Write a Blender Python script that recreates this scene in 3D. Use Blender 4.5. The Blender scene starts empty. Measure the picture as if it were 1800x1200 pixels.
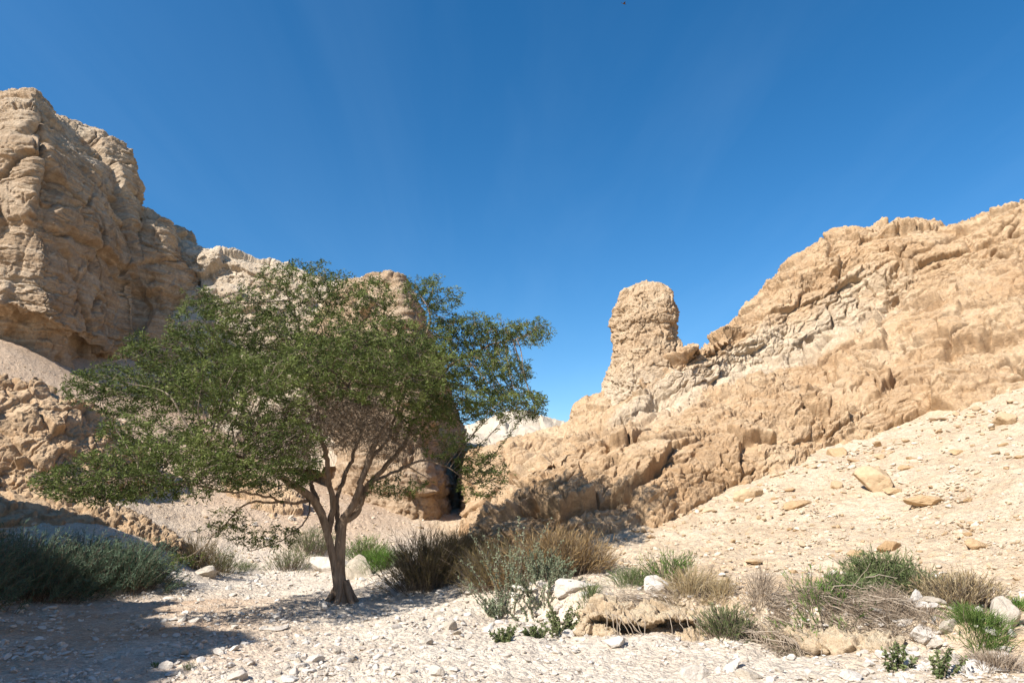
import bpy, math, random, time
_T0 = time.time()
def tick(w): print('%6.1f %s' % (time.time() - _T0, w))
import numpy as np
from concurrent.futures import ThreadPoolExecutor

# ------------------------------------------------------------------ camera, sky, sun, exposure
SC = bpy.context.scene
COL = SC.collection
PITCH = math.radians(14.04)
CAMZ = 1.6
cd = bpy.data.cameras.new("camera")
cam = bpy.data.objects.new("camera", cd)
COL.objects.link(cam)
cam.location = (0, 0, CAMZ)
cam.rotation_euler = (math.pi / 2 + PITCH, 0, 0)
cd.sensor_width = 36.0
cd.lens = 24.0
cd.clip_start = 0.05
cd.clip_end = 3000
SC.camera = cam

SUN_AZ = math.radians(48)      # from straight behind the camera towards the left
SUN_EL = math.radians(41)
SD = np.array([-math.cos(SUN_EL) * math.sin(SUN_AZ), -math.cos(SUN_EL) * math.cos(SUN_AZ), math.sin(SUN_EL)])

W = bpy.data.worlds.new("World")
SC.world = W
W.use_nodes = True
wn, wl = W.node_tree.nodes, W.node_tree.links
wn.clear()
wo = wn.new("ShaderNodeOutputWorld")
bg = wn.new("ShaderNodeBackground")
bg.inputs[1].default_value = 0.095
sky = wn.new("ShaderNodeTexSky")
sky.sky_type = 'NISHITA'
sky.sun_disc = False
sky.sun_elevation = SUN_EL
sky.sun_rotation = math.atan2(SD[0], SD[1])
sky.altitude = 400
sky.air_density = 1.0
sky.dust_density = 0.35
sky.ozone_density = 2.2
hs = wn.new("ShaderNodeHueSaturation")
hs.inputs['Hue'].default_value = 0.498
hs.inputs['Saturation'].default_value = 1.36
wl.new(sky.outputs[0], hs.inputs['Color'])
# thin cirrus: streaks that run away from the viewer on a flat layer high above
tc = wn.new("ShaderNodeTexCoord")
sp = wn.new("ShaderNodeSeparateXYZ"); wl.new(tc.outputs['Generated'], sp.inputs[0])
mx = wn.new("ShaderNodeMath"); mx.operation = 'MAXIMUM'; mx.inputs[1].default_value = 0.06
wl.new(sp.outputs[2], mx.inputs[0])
dx = wn.new("ShaderNodeMath"); dx.operation = 'DIVIDE'; wl.new(sp.outputs[0], dx.inputs[0]); wl.new(mx.outputs[0], dx.inputs[1])
dy = wn.new("ShaderNodeMath"); dy.operation = 'DIVIDE'; wl.new(sp.outputs[1], dy.inputs[0]); wl.new(mx.outputs[0], dy.inputs[1])
cb = wn.new("ShaderNodeCombineXYZ"); wl.new(dx.outputs[0], cb.inputs[0]); wl.new(dy.outputs[0], cb.inputs[1])
mp = wn.new("ShaderNodeMapping"); mp.inputs['Scale'].default_value = (1.5, 0.26, 1); mp.inputs['Rotation'].default_value = (0, 0, 0.12)
wl.new(cb.outputs[0], mp.inputs[0])
cn = wn.new("ShaderNodeTexNoise"); cn.inputs['Scale'].default_value = 1.5; cn.inputs['Detail'].default_value = 5
cn.inputs['Roughness'].default_value = 0.55; cn.inputs['Distortion'].default_value = 0.4
wl.new(mp.outputs[0], cn.inputs['Vector'])
cr = wn.new("ShaderNodeValToRGB")
cr.color_ramp.elements[0].position = 0.45; cr.color_ramp.elements[0].color = (0, 0, 0, 1)
cr.color_ramp.elements[1].position = 0.85; cr.color_ramp.elements[1].color = (1, 1, 1, 1)
wl.new(cn.outputs[0], cr.inputs[0])
cm = wn.new("ShaderNodeMath"); cm.operation = 'MULTIPLY'; cm.inputs[1].default_value = 0.036
wl.new(cr.outputs[0], cm.inputs[0])
cx = wn.new("ShaderNodeMixRGB"); cx.blend_type = 'MIX'
cx.inputs['Color2'].default_value = (5.2, 7.2, 9.0, 1)
wl.new(cm.outputs[0], cx.inputs['Fac']); wl.new(hs.outputs[0], cx.inputs['Color1'])
wl.new(cx.outputs[0], bg.inputs[0])
wl.new(bg.outputs[0], wo.inputs[0])

sl = bpy.data.lights.new("sun", 'SUN')
sl.energy = 4.9
sl.angle = math.radians(0.53)
sl.color = (1.0, 0.95, 0.88)
so = bpy.data.objects.new("sun", sl)
COL.objects.link(so)
from mathutils import Vector
so.rotation_euler = Vector(tuple(-SD)).to_track_quat('-Z', 'Y').to_euler()
so.location = (-30, -25, 40)

SC.view_settings.view_transform = 'Standard'
SC.view_settings.look = 'None'
SC.view_settings.gamma = 1.0
SC.view_settings.exposure = 0.85
SC.render.engine = 'CYCLES'
SC.cycles.max_bounces = 6
SC.cycles.transparent_max_bounces = 4

Q = 1.0            # mesh resolution factor
rng = np.random.default_rng(7)
random.seed(7)
CT, ST = math.cos(PITCH), math.sin(PITCH)


def at(px, py, Y):
    """a point Y metres ahead on the sight line through a place in the photograph (1800 x 1200)"""
    a = (600 - np.asarray(py, float)) / 1200
    s = np.asarray(Y, float) / (CT - a * ST)
    return np.stack(np.broadcast_arrays((np.asarray(px, float) - 900) / 1200 * s, Y, CAMZ + s * (ST + a * CT)), -1)


def flat(px, py, z=0.0):
    a = (600 - py) / 1200
    Y = (z - CAMZ) * (CT - a * ST) / (ST + a * CT)
    return at(px, py, Y)


tick('noise')
# ------------------------------------------------------------------ noise
def _hash(i, j, k, seed):
    with np.errstate(over='ignore'):
        h = (i.astype(np.uint32) * np.uint32(374761393) + j.astype(np.uint32) * np.uint32(668265263)
             + k.astype(np.uint32) * np.uint32(2246822519) + np.uint32(seed * 3266489917 & 0xffffffff))
        h = (h ^ (h >> np.uint32(13))) * np.uint32(1274126177)
        h = (h ^ (h >> np.uint32(15))) * np.uint32(2654435761)
        return h ^ (h >> np.uint32(16))


def _perlin(P, seed):
    f0 = np.floor(P)
    I = f0.astype(np.int64)
    F = (P - f0).astype(np.float32)
    U = F * F * F * (F * (F * 6 - 15) + 10)
    out = 0
    for a in (0, 1):
        for b in (0, 1):
            for c in (0, 1):
                h = _hash(I[:, 0] + a, I[:, 1] + b, I[:, 2] + c, seed)
                g0 = (h & np.uint32(1023)).astype(np.float32) / 511.5 - 1
                g1 = ((h >> np.uint32(10)) & np.uint32(1023)).astype(np.float32) / 511.5 - 1
                g2 = ((h >> np.uint32(20)) & np.uint32(1023)).astype(np.float32) / 511.5 - 1
                w = ((U[:, 0] if a else 1 - U[:, 0]) * (U[:, 1] if b else 1 - U[:, 1]) * (U[:, 2] if c else 1 - U[:, 2]))
                out = out + w * (g0 * (F[:, 0] - a) + g1 * (F[:, 1] - b) + g2 * (F[:, 2] - c))
    return out * 1.1


def _worley(P, seed):
    f0 = np.floor(P)
    I = f0.astype(np.int64)
    F = (P - f0).astype(np.float32)
    d1 = np.full(len(P), 9.0, np.float32)
    d2 = d1.copy()
    ident = np.zeros(len(P), np.float32)
    facet = np.zeros(len(P), np.float32)
    for a in (-1, 0, 1):
        for b in (-1, 0, 1):
            for c in (-1, 0, 1):
                h = _hash(I[:, 0] + a, I[:, 1] + b, I[:, 2] + c, seed)
                x = a + (h & np.uint32(1023)).astype(np.float32) / 1023 - F[:, 0]
                y = b + ((h >> np.uint32(10)) & np.uint32(1023)).astype(np.float32) / 1023 - F[:, 1]
                z = c + ((h >> np.uint32(20)) & np.uint32(1023)).astype(np.float32) / 1023 - F[:, 2]
                d = x * x + y * y + z * z
                n = d < d1
                d2 = np.where(n, d1, np.minimum(d2, d))
                ident = np.where(n, (h >> np.uint32(3) & np.uint32(255)).astype(np.float32) / 255, ident)
                g = h * np.uint32(2654435761)
                q = (((g >> np.uint32(2)) & np.uint32(255)).astype(np.float32) / 127.5 - 1) * x + (((g >> np.uint32(11)) & np.uint32(255)).astype(np.float32) / 127.5 - 1) * y \
                    + (((g >> np.uint32(20)) & np.uint32(255)).astype(np.float32) / 127.5 - 1) * z
                facet = np.where(n, q, facet)
                d1 = np.where(n, d, d1)
    return np.sqrt(d1), np.sqrt(d2), ident, facet


POOL = ThreadPoolExecutor(4)


def _par(fn, P, seed):
    P = np.asarray(P)
    n = max(1, min(64, len(P) // 30000))
    parts = np.array_split(P, n)
    res = list(POOL.map(lambda p: fn(p, seed), parts))
    if isinstance(res[0], tuple):
        return tuple(np.concatenate([r[i] for r in res]) for i in range(len(res[0])))
    return np.concatenate(res)


def perlin(P, seed=0): return _par(_perlin, P, seed)
def worley(P, seed=0): return _par(_worley, P, seed)


def fbm(P, seed=0, octv=4, gain=0.5, lac=2.03):
    s, a = 0, 1.0
    for o in range(octv):
        s = s + a * perlin(P, seed + o * 17)
        P = P * lac + 11.3
        a *= gain
    return s


def sstep(a, b, x):
    t = np.clip((x - a) / (b - a), 0, 1)
    return t * t * (3 - 2 * t)


tick('meshes')
# ------------------------------------------------------------------ meshes
def mesh_np(name, V, faces, mats=(), smooth=True, mat_idx=None, attr=None):
    """faces: (n,3) or (n,4) array or list of such arrays"""
    me = bpy.data.meshes.new(name)
    fl = faces if isinstance(faces, list) else [faces]
    fl = [np.asarray(f, np.int32) for f in fl if len(f)]
    loops = np.concatenate([f.ravel() for f in fl])
    tot = np.concatenate([np.full(len(f), f.shape[1], np.int32) for f in fl])
    start = np.concatenate([[0], np.cumsum(tot)[:-1]]).astype(np.int32)
    me.vertices.add(len(V)); me.vertices.foreach_set("co", np.asarray(V, np.float32).ravel())
    me.loops.add(len(loops)); me.loops.foreach_set("vertex_index", loops)
    me.polygons.add(len(tot)); me.polygons.foreach_set("loop_start", start)
    try:
        me.polygons.foreach_set("loop_total", tot)
    except Exception:
        pass
    if mat_idx is not None:
        me.polygons.foreach_set("material_index", np.asarray(mat_idx, np.int32))
    me.polygons.foreach_set("use_smooth", np.full(len(tot), smooth, bool))
    for m in mats: me.materials.append(m)
    if attr is not None:
        a = me.attributes.new("tint", 'FLOAT', 'POINT')
        a.data.foreach_set("value", np.asarray(attr, np.float32))
    me.update(calc_edges=True)
    return me


def link(name, me, parent=None):
    o = bpy.data.objects.new(name, me)
    COL.objects.link(o)
    if parent is not None: o.parent = parent
    return o


def tag(o, label=None, cat=None, group=None, kind=None):
    if label: o['label'] = label
    if cat: o['category'] = cat
    if group: o['group'] = group
    if kind: o['kind'] = kind
    return o


def grid_faces(nr, nc):
    i = np.arange(nr * nc).reshape(nr, nc)
    return np.stack([i[:-1, :-1], i[:-1, 1:], i[1:, 1:], i[1:, :-1]], -1).reshape(-1, 4)


def catmull(pts, t):
    """pts (n,k); t in 0..n-1"""
    n = len(pts)
    i = np.clip(np.floor(t).astype(int), 0, n - 2)
    f = (t - i)[:, None]
    p0, p1, p2, p3 = pts[np.maximum(i - 1, 0)], pts[i], pts[i + 1], pts[np.minimum(i + 2, n - 1)]
    m1, m2 = (p2 - p0) * 0.42, (p3 - p1) * 0.42
    return ((2 * f**3 - 3 * f**2 + 1) * p1 + (f**3 - 2 * f**2 + f) * m1 + (-2 * f**3 + 3 * f**2) * p2 + (f**3 - f**2) * m2)


def rock_disp(P, seed, fb=(2.5, 0.3), cells=((1.3, 0.22, 0.8), (0.45, 0.09, 0.8), (0.16, 0.035, 0.9)),
              strata=None, rough=0.6, pits=0.0, ridge=(0.9, 0.12, 1.0), cracks=((1.4, 0.12, 0.05, 0.7),), tilt=0.0, fine=0.02, bias=0.0):
    """broken rock: tilted blocks at several sizes, eroded ridges, beds, cracks and pits"""
    w = P + 0.16 * np.stack([fbm(P / 0.7 + s, seed + s, 3) for s in (3, 5, 9)], -1)
    ct, st = math.cos(tilt), math.sin(tilt)
    B = np.array([[ct, 0, st], [0, 1, 0], [-st, 0, ct]])       # frame that follows the dip of the beds
    wb = w @ B.T
    d = fb[1] * fbm(P / fb[0], seed + 1, 4) + bias
    mask = sstep(-0.3, 0.4, fbm(P / 2.7 + 4, seed + 40, 3))
    for n, (s, a, zs) in enumerate(cells):
        F1, F2, idn, fac = worley(wb / np.array([s, s, s * zs]) + n * 7.7, seed + 60 + n)
        m = (1 - rough) + rough * mask if n else 1.0
        d = d + a * m * (((idn - 0.5) * 0.8 + fac * 1.3) * sstep(0.0, 0.055, F2 - F1) - 0.30 * np.exp(-((F2 - F1) / 0.06)**2))
    if ridge[1]:
        q = wb / np.array([ridge[0], ridge[0], ridge[0] * ridge[2]]); am = 1.0; t = 0
        for o in range(4):
            t = t + am * (0.55 - np.abs(perlin(q, seed + 150 + o)) * 1.9); q = q * 2.1 + 5.2; am *= 0.52
        d = d + ridge[1] * t * (0.5 + 0.5 * mask)
    for n, (s, a, wd, zs) in enumerate(cracks):
        q = wb / np.array([s, s, s * zs]) + 31 * n
        ln = perlin(q, seed + 170 + n) + 0.25 * perlin(q * 3.1, seed + 180 + n)
        on = sstep(0.0, 0.3, perlin(q * 0.6 + 9, seed + 190 + n))
        d = d - a * on * np.exp(-(ln / wd)**2)
    if strata:
        th, amp, nrm = strata
        h = (P @ np.array(nrm)) / th + 0.45 * fbm(P / 5.0, seed + 90, 3)
        z0 = np.zeros(len(h), dtype=np.int64)
        r = lambda k: (_hash(k.astype(np.int64) + 5000, z0, z0, seed) & np.uint32(1023)).astype(np.float32) / 1023 - 0.5
        for th_, am_ in ((1.0, 1.0), (0.31, 0.4)):
            hh = h / th_; i = np.floor(hh); f = hh - i
            r0, r1 = r(i), r(i + 1)
            d = d + amp * am_ * (r0 + (r1 - r0) * sstep(0.82, 1.0, f)) * (0.3 + 1.0 * mask) - amp * am_ * 0.35 * mask * np.exp(-((f - 0.03) / 0.07)**2)
    if pits:
        F1, F2, idn, _ = worley(P / 0.33, seed + 120)
        d = d - pits * np.where(idn > 0.62, np.exp(-(F1 / 0.3)**2), 0)
    return d + fine * fbm(P / 0.14, seed + 200, 3)


def loft(name, net, nu, nv, mats, seed, vsm=1, scale=1.0, disp=None, flip=False, amp_rows=None, pale=None):
    """net: rows of control points (px, py, Y), bottom front -> top -> back. Gives a displaced rock surface."""
    net = np.array([[at(*p) for p in row] for row in net])
    M, N, _ = net.shape
    nu, nv = int(nu * Q), int(nv * Q)
    rows = np.stack([catmull(r, np.linspace(0, N - 1, nu)) for r in net])          # M,nu,3
    # spread rows by their real length
    seg = np.linalg.norm(np.diff(rows, axis=0), axis=2).mean(1) + 1e-3
    if amp_rows: seg = seg * np.array(amp_rows)
    cum = np.concatenate([[0], np.cumsum(seg)])
    tv = np.interp(np.linspace(0, cum[-1], nv), cum, np.arange(M))
    i = np.clip(tv.astype(int), 0, M - 2); f = (tv - i)[:, None, None]
    G = rows[i] * (1 - f) + rows[i + 1] * f
    k = max(1, int(nv * 0.012 * vsm))
    for _ in range(k):
        G[1:-1] = 0.25 * G[:-2] + 0.5 * G[1:-1] + 0.25 * G[2:]
    du = np.gradient(G, axis=1); dv = np.gradient(G, axis=0)
    nrm = np.cross(du, dv)
    nrm /= np.linalg.norm(nrm, axis=2, keepdims=True) + 1e-9
    for _ in range(6):
        nrm[1:-1, 1:-1] = (nrm[:-2, 1:-1] + nrm[2:, 1:-1] + nrm[1:-1, :-2] + nrm[1:-1, 2:] + 2 * nrm[1:-1, 1:-1])
        nrm /= np.linalg.norm(nrm, axis=2, keepdims=True) + 1e-9
    h = nv // 3
    toC = (np.array([0, 0, CAMZ]) - G[:h]) * nrm[:h]
    sgn = 1 if toC.sum() > 0 else -1
    if flip: sgn = -sgn
    P = G.reshape(-1, 3)
    D = rock_disp(P / scale, seed, **(disp or {})) * scale
    P = P + sgn * nrm.reshape(-1, 3) * D[:, None]
    F = grid_faces(nv, nu)
    if sgn < 0: F = F[:, ::-1]
    tint = np.zeros(len(P))
    if pale is not None:
        uu, vv = np.meshgrid(np.linspace(0, N - 1, nu), tv)
        tint = np.clip(pale(uu.ravel(), vv.ravel(), P), 0, 1)
    return mesh_np(name, P, F, mats, attr=tint), P.reshape(nv, nu, 3)


tick('materials')
# ------------------------------------------------------------------ materials
class NT:
    def __init__(self, name):
        self.m = bpy.data.materials.new(name); self.m.use_nodes = True
        self.n, self.l = self.m.node_tree.nodes, self.m.node_tree.links
        self.b = self.n['Principled BSDF']
        self.b.inputs['Roughness'].default_value = 0.9
        self.b.inputs['Specular IOR Level'].default_value = 0.15
    def new(self, t, ins=None, **kw):
        x = self.n.new(t)
        for k, v in kw.items(): setattr(x, k, v)
        for k, v in (ins or {}).items():
            if hasattr(v, 'is_output'): self.l.new(v, x.inputs[k])
            else: x.inputs[k].default_value = v
        return x
    def pos(self, scale=(1, 1, 1), obj=False):
        s = self.new('ShaderNodeTexCoord').outputs['Object'] if obj else self.new('ShaderNodeNewGeometry').outputs['Position']
        return self.new('ShaderNodeMapping', {'Vector': s, 'Scale': scale}).outputs[0]
    def noise(self, vec, scale, detail=5, rough=0.55, dist=0.0):
        return self.new('ShaderNodeTexNoise', {'Vector': vec, 'Scale': scale, 'Detail': detail, 'Roughness': rough, 'Distortion': dist}).outputs[0]
    def ramp(self, fac, stops):
        r = self.new('ShaderNodeValToRGB', {'Fac': fac}); e = r.color_ramp.elements
        while len(e) < len(stops): e.new(0.5)
        for el, (p, c) in zip(e, stops):
            el.position = p; el.color = (*c, 1) if len(c) == 3 else c
        return r.outputs[0]
    def mix(self, fac, a, b, mode='MIX'):
        x = self.new('ShaderNodeMixRGB', blend_type=mode)
        for k, v in (('Fac', fac), ('Color1', a), ('Color2', b)):
            if hasattr(v, 'is_output'): self.l.new(v, x.inputs[k])
            else: x.inputs[k].default_value = v if k == 'Fac' else (*v, 1)
        return x.outputs[0]
    def math(self, op, a, b=0.0):
        x = self.new('ShaderNodeMath', operation=op)
        for k, v in ((0, a), (1, b)):
            if hasattr(v, 'is_output'): self.l.new(v, x.inputs[k])
            else: x.inputs[k].default_value = v
        return x.outputs[0]
    def bump(self, h, strength, dist, prev=None):
        b = self.new('ShaderNodeBump', {'Height': h, 'Strength': strength, 'Distance': dist})
        if prev: self.l.new(prev, b.inputs['Normal'])
        return b.outputs[0]
    def done(self, col, nrm=None):
        if hasattr(col, 'is_output'): self.l.new(col, self.b.inputs['Base Color'])
        else: self.b.inputs['Base Color'].default_value = (*col, 1)
        if nrm: self.l.new(nrm, self.b.inputs['Normal'])
        return self.m


def g3(v): return (v, v, v)


def rock_material(name, dark, mid, pale, band=0.35, dip=(0, 0, 1), bandscale=2.2, stain=(0.20, 0.15, 0.10), stain_amt=0.5, dust=0.25, fine=1.0, layer=0.25, layer_scale=3.5, streak=0.0):
    t = NT(name)
    p = t.pos()
    base = t.ramp(t.noise(p, 0.33, 7, 0.62, 0.6), [(0.30, dark), (0.5, mid), (0.72, pale)])
    # beds with their own colour, following the dip
    dot = t.new('ShaderNodeVectorMath', {0: p, 1: dip}, operation='DOT_PRODUCT').outputs['Value']
    warp = t.math('ADD', t.math('MULTIPLY', dot, bandscale), t.math('MULTIPLY', t.noise(p, 0.5, 4), 1.6))
    bands = t.new('ShaderNodeTexNoise', {'W': warp, 'Scale': 1.0, 'Detail': 4.0, 'Roughness': 0.7}, noise_dimensions='1D').outputs[0]
    base = t.mix(t.math('MULTIPLY', t.ramp(bands, [(0.42, g3(0)), (0.68, g3(1))]), band), base, pale)
    # chalky bed laid down between the ochre ones
    chalk = t.new('ShaderNodeAttribute', attribute_name='tint').outputs['Fac']
    base = t.mix(t.math('MULTIPLY', chalk, 0.65), base, (0.60, 0.50, 0.37))
    # weathered dark patina in patches
    st = t.ramp(t.noise(p, 1.1, 8, 0.68, 0.8), [(0.52, g3(0)), (0.74, g3(1))])
    base = t.mix(t.math('MULTIPLY', st, stain_amt), base, stain)
    if streak:
        sk = t.ramp(t.noise(t.pos((1, 1, 0.12)), 1.6, 6, 0.6, 0.5), [(0.52, g3(0)), (0.72, g3(1))])
        base = t.mix(t.math('MULTIPLY', sk, streak), base, stain)
    # grain
    g = t.ramp(t.noise(p, 7.0, 9, 0.72), [(0.25, g3(0.66)), (0.55, g3(1.0)), (0.8, g3(1.22))])
    base = t.mix(1.0, base, g, 'MULTIPLY')
    # dust that has settled on the ledges
    nz = t.new('ShaderNodeSeparateXYZ', {0: t.new('ShaderNodeNewGeometry').outputs['Normal']}).outputs[2]
    dm = t.math('MULTIPLY', t.ramp(nz, [(0.55, g3(0)), (0.9, g3(1))]), dust)
    base = t.mix(dm, base, tuple(min(0.62, c * 1.15) for c in pale))
    h1 = t.noise(p, 5.0, 10, 0.76, 0.2)
    fb = t.new('ShaderNodeTexNoise', {'W': t.math('MULTIPLY', warp, layer_scale), 'Scale': 1.0, 'Detail': 6.0, 'Roughness': 0.75}, noise_dimensions='1D').outputs[0]
    vor = t.new('ShaderNodeTexVoronoi', {'Vector': p, 'Scale': 4.5}, feature='DISTANCE_TO_EDGE').outputs['Distance']
    n1 = t.bump(t.ramp(vor, [(0.0, g3(0)), (0.10, g3(1))]), 0.18 * fine, 0.05)
    n1 = t.bump(fb, layer, 0.12, n1)
    for csc, cst in ((2.6, 0.38), (7.0, 0.38)):      # hairline fractures
        cw = t.math('ABSOLUTE', t.math('SUBTRACT', t.noise(p, csc, 3, 0.6, 0.7), 0.5))
        n1 = t.bump(t.ramp(cw, [(0.0, g3(0)), (0.028, g3(1))]), cst * fine, 0.22 / csc, n1)
    n2 = t.bump(h1, 0.7 * fine, 0.12, n1)
    n3 = t.bump(t.noise(p, 26.0, 5, 0.7), 0.5 * fine, 0.03, n2)
    return t.done(base, n3)


M_RIGHT = rock_material('ochre_limestone', (0.37, 0.23, 0.122), (0.48, 0.317, 0.18), (0.56, 0.415, 0.265), dip=(-0.42, -0.1, 0.9), band=0.45, bandscale=1.3, stain=(0.27, 0.18, 0.11), stain_amt=0.55)
M_LEFT = rock_material('buff_limestone', (0.31, 0.21, 0.125), (0.42, 0.295, 0.185), (0.53, 0.41, 0.285), dip=(0.08, 0, 1.0), band=0.75, bandscale=2.2, stain=(0.20, 0.13, 0.08), stain_amt=0.5, layer=0.6, layer_scale=4.0, streak=0.5)
M_RIDGE = rock_material('pale_marl', (0.42, 0.32, 0.22), (0.50, 0.40, 0.29), (0.58, 0.49, 0.38), band=0.4, bandscale=1.2, stain_amt=0.2, dust=0.3)
M_OUT = rock_material('orange_limestone', (0.38, 0.24, 0.13), (0.50, 0.335, 0.195), (0.57, 0.42, 0.27), band=0.15, stain_amt=0.45)
M_EARTH = rock_material('pale_earth', (0.46, 0.33, 0.20), (0.54, 0.41, 0.27), (0.60, 0.49, 0.35), band=0.3, bandscale=4.0, stain=(0.32, 0.215, 0.12), stain_amt=0.45, layer=0.04)
M_WHITE = rock_material('white_chalk', (0.40, 0.31, 0.215), (0.47, 0.385, 0.285), (0.53, 0.46, 0.365), band=0.3, stain_amt=0.15, fine=0.6)
M_PILLAR = rock_material('pillar_limestone', (0.39, 0.26, 0.15), (0.48, 0.335, 0.205), (0.57, 0.44, 0.295), dip=(-0.3, 0, 0.95), band=0.4, stain=(0.28, 0.195, 0.125), stain_amt=0.5)


def ground_material():
    t = NT('gravel_and_scree')
    p = t.pos()
    tint = t.new('ShaderNodeAttribute', attribute_name='tint').outputs['Fac']     # 0 wash gravel .. 1 ochre scree soil
    wash = t.ramp(t.noise(p, 0.8, 6, 0.6), [(0.3, (0.51, 0.42, 0.325)), (0.6, (0.59, 0.51, 0.41)), (0.8, (0.63, 0.56, 0.465))])
    scree = t.ramp(t.noise(p, 0.9, 7, 0.62, 0.5), [(0.3, (0.41, 0.295, 0.185)), (0.5, (0.49, 0.378, 0.257)), (0.75, (0.56, 0.465, 0.345))])
    base = t.mix(tint, wash, scree)
    soil = t.new('ShaderNodeAttribute', attribute_name='soil').outputs['Fac']
    base = t.mix(soil, base, (0.42, 0.27, 0.165))
    # each chip of gravel its own tone, at three sizes
    for sc, lo, hi in ((9.0, 0.84, 1.08), (24.0, 0.80, 1.10), (60.0, 0.82, 1.12)):
        v = t.new('ShaderNodeTexVoronoi', {'Vector': p, 'Scale': sc}).outputs['Color']
        s = t.new('ShaderNodeSeparateColor', {0: v}).outputs[0]
        base = t.mix(0.8, base, t.ramp(s, [(0.0, g3(lo)), (0.4, g3(0.97)), (1.0, g3(hi))]), 'MULTIPLY')
    och = t.ramp(t.noise(p, 2.3, 6, 0.7), [(0.56, g3(0)), (0.75, g3(0.55))])
    base = t.mix(t.math('MULTIPLY', och, tint), base, (0.46, 0.29, 0.14))
    n = None
    for sc, st, ds in ((7.0, 0.35, 0.07), (19.0, 0.5, 0.04), (48.0, 0.5, 0.018)):
        v = t.new('ShaderNodeTexVoronoi', {'Vector': p, 'Scale': sc}).outputs['Distance']
        n = t.bump(t.math('SUBTRACT', 1.0, v), st, ds, n)
    n = t.bump(t.noise(p, 14, 8, 0.7), 0.5, 0.04, n)
    return t.done(base, n)


M_GROUND = ground_material()


def stone_material(name, c0, c1, c2, obj=True):
    t = NT(name)
    p = t.pos(obj=obj)
    rnd = t.new('ShaderNodeObjectInfo').outputs['Random'] if obj else t.new('ShaderNodeAttribute', attribute_name='tint').outputs['Fac']
    base = t.ramp(rnd, [(0.0, c0), (0.5, c1), (1.0, c2)])
    base = t.mix(1.0, base, t.ramp(t.noise(p, 6, 8, 0.7), [(0.25, g3(0.72)), (0.6, g3(1.0)), (0.85, g3(1.15))]), 'MULTIPLY')
    n = t.bump(t.noise(p, 9, 9, 0.7), 0.5, 0.05)
    return t.done(base, n)


M_STONE = stone_material('pale_limestone', (0.44, 0.38, 0.30), (0.56, 0.50, 0.43), (0.63, 0.59, 0.53))
M_BOULDER = stone_material('ochre_boulder', (0.40, 0.265, 0.142), (0.47, 0.322, 0.182), (0.52, 0.385, 0.24))
M_PEBBLE = stone_material('pebble_mix', (0.34, 0.28, 0.22), (0.53, 0.47, 0.40), (0.64, 0.60, 0.54), obj=False)
M_CHIP = stone_material('scree_chip', (0.36, 0.24, 0.13), (0.51, 0.40, 0.27), (0.62, 0.54, 0.43), obj=False)


M_BOULDER_CHIP = stone_material('ochre_chip', (0.38, 0.25, 0.14), (0.48, 0.34, 0.205), (0.56, 0.44, 0.31), obj=False)


def leaf_material(name, a, b, c, trans=0.27):
    t = NT(name)
    tint = t.new('ShaderNodeAttribute', attribute_name='tint').outputs['Fac']
    col = t.ramp(tint, [(0.0, a), (0.5, b), (1.0, c)])
    t.l.new(col, t.b.inputs['Base Color'])
    t.b.inputs['Roughness'].default_value = 0.7
    tr = t.new('ShaderNodeBsdfTranslucent', {'Color': col})
    mx = t.new('ShaderNodeMixShader', {0: trans, 1: t.b.outputs[0], 2: tr.outputs[0]})
    t.l.new(mx.outputs[0], t.n['Material Output'].inputs[0])
    return t.m


def bark_material(name, c0, c1):
    t = NT(name)
    p = t.pos((1, 1, 0.22))
    base = t.ramp(t.noise(p, 16, 7, 0.65, 0.4), [(0.3, c0), (0.7, c1)])
    n = t.bump(t.noise(p, 24, 6, 0.65, 0.5), 0.8, 0.03)
    return t.done(base, n)


M_BARK = bark_material('acacia_bark', (0.15, 0.10, 0.065), (0.36, 0.27, 0.19))
M_TWIG = bark_material('twig_bark', (0.14, 0.105, 0.075), (0.30, 0.24, 0.18))
M_ACACIA = leaf_material('acacia_leaf', (0.060, 0.080, 0.022), (0.118, 0.150, 0.040), (0.215, 0.245, 0.075))

tick('the ground')
# ------------------------------------------------------------------ the ground
ctrl = []
def gw(x, y, z): ctrl.append((x, y, z))
def gp(px, py, Y): ctrl.append(tuple(at(px, py, Y)))
def gf(px, py, z=0.0): ctrl.append(tuple(flat(px, py, z)))
for a in ((0, 0, 0), (-3, 3, 0), (3, 3, 0.02), (-7, 3, 0.1), (7, 3, 0.35), (0, -6, 0), (-9, -4, 0.6), (9, -4, 1.2), (-12, 6, 0.5), (0, -25, 0.5), (-25, -20, 4), (25, -20, 6)):
    gw(*a)
for a in ((600, 1062, 0.03), (400, 1110), (300, 1180), (700, 1150), (860, 1180), (100, 1085), (330, 1060), (450, 1012, 0.0), (560, 1008, 0.0), (660, 1030, 0.0), (1080, 1185, 0.0), (960, 1140, 0.04), (1240, 1180, 0.03), (780, 1090, 0.03), (1400, 1195, 0.12), (1600, 1198, 0.2)):
    gf(*a)
gp(400, 1072, 11.9)
# far left: bank behind the shrubs, then the talus up to the foot of the cliff
for a in ((60, 1040, 14.0), (0, 960, 16.3), (200, 945, 17.0), (330, 985, 18.6), (120, 890, 18.5), (0, 880, 18.5), (-100, 880, 17.5), (-150, 1000, 13.0),
          (0, 640, 28.5), (0, 600, 31), (150, 655, 34), (-150, 600, 30), (300, 640, 39), (230, 800, 25.5), (330, 800, 27.5), (400, 850, 26), (500, 860, 27),
          (640, 900, 26.5), (760, 938, 26), (480, 955, 21.5), (400, 985, 20.2), (620, 970, 22), (700, 975, 21), (560, 850, 33), (420, 760, 40), (640, 880, 34)):
    gp(*a)
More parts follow.
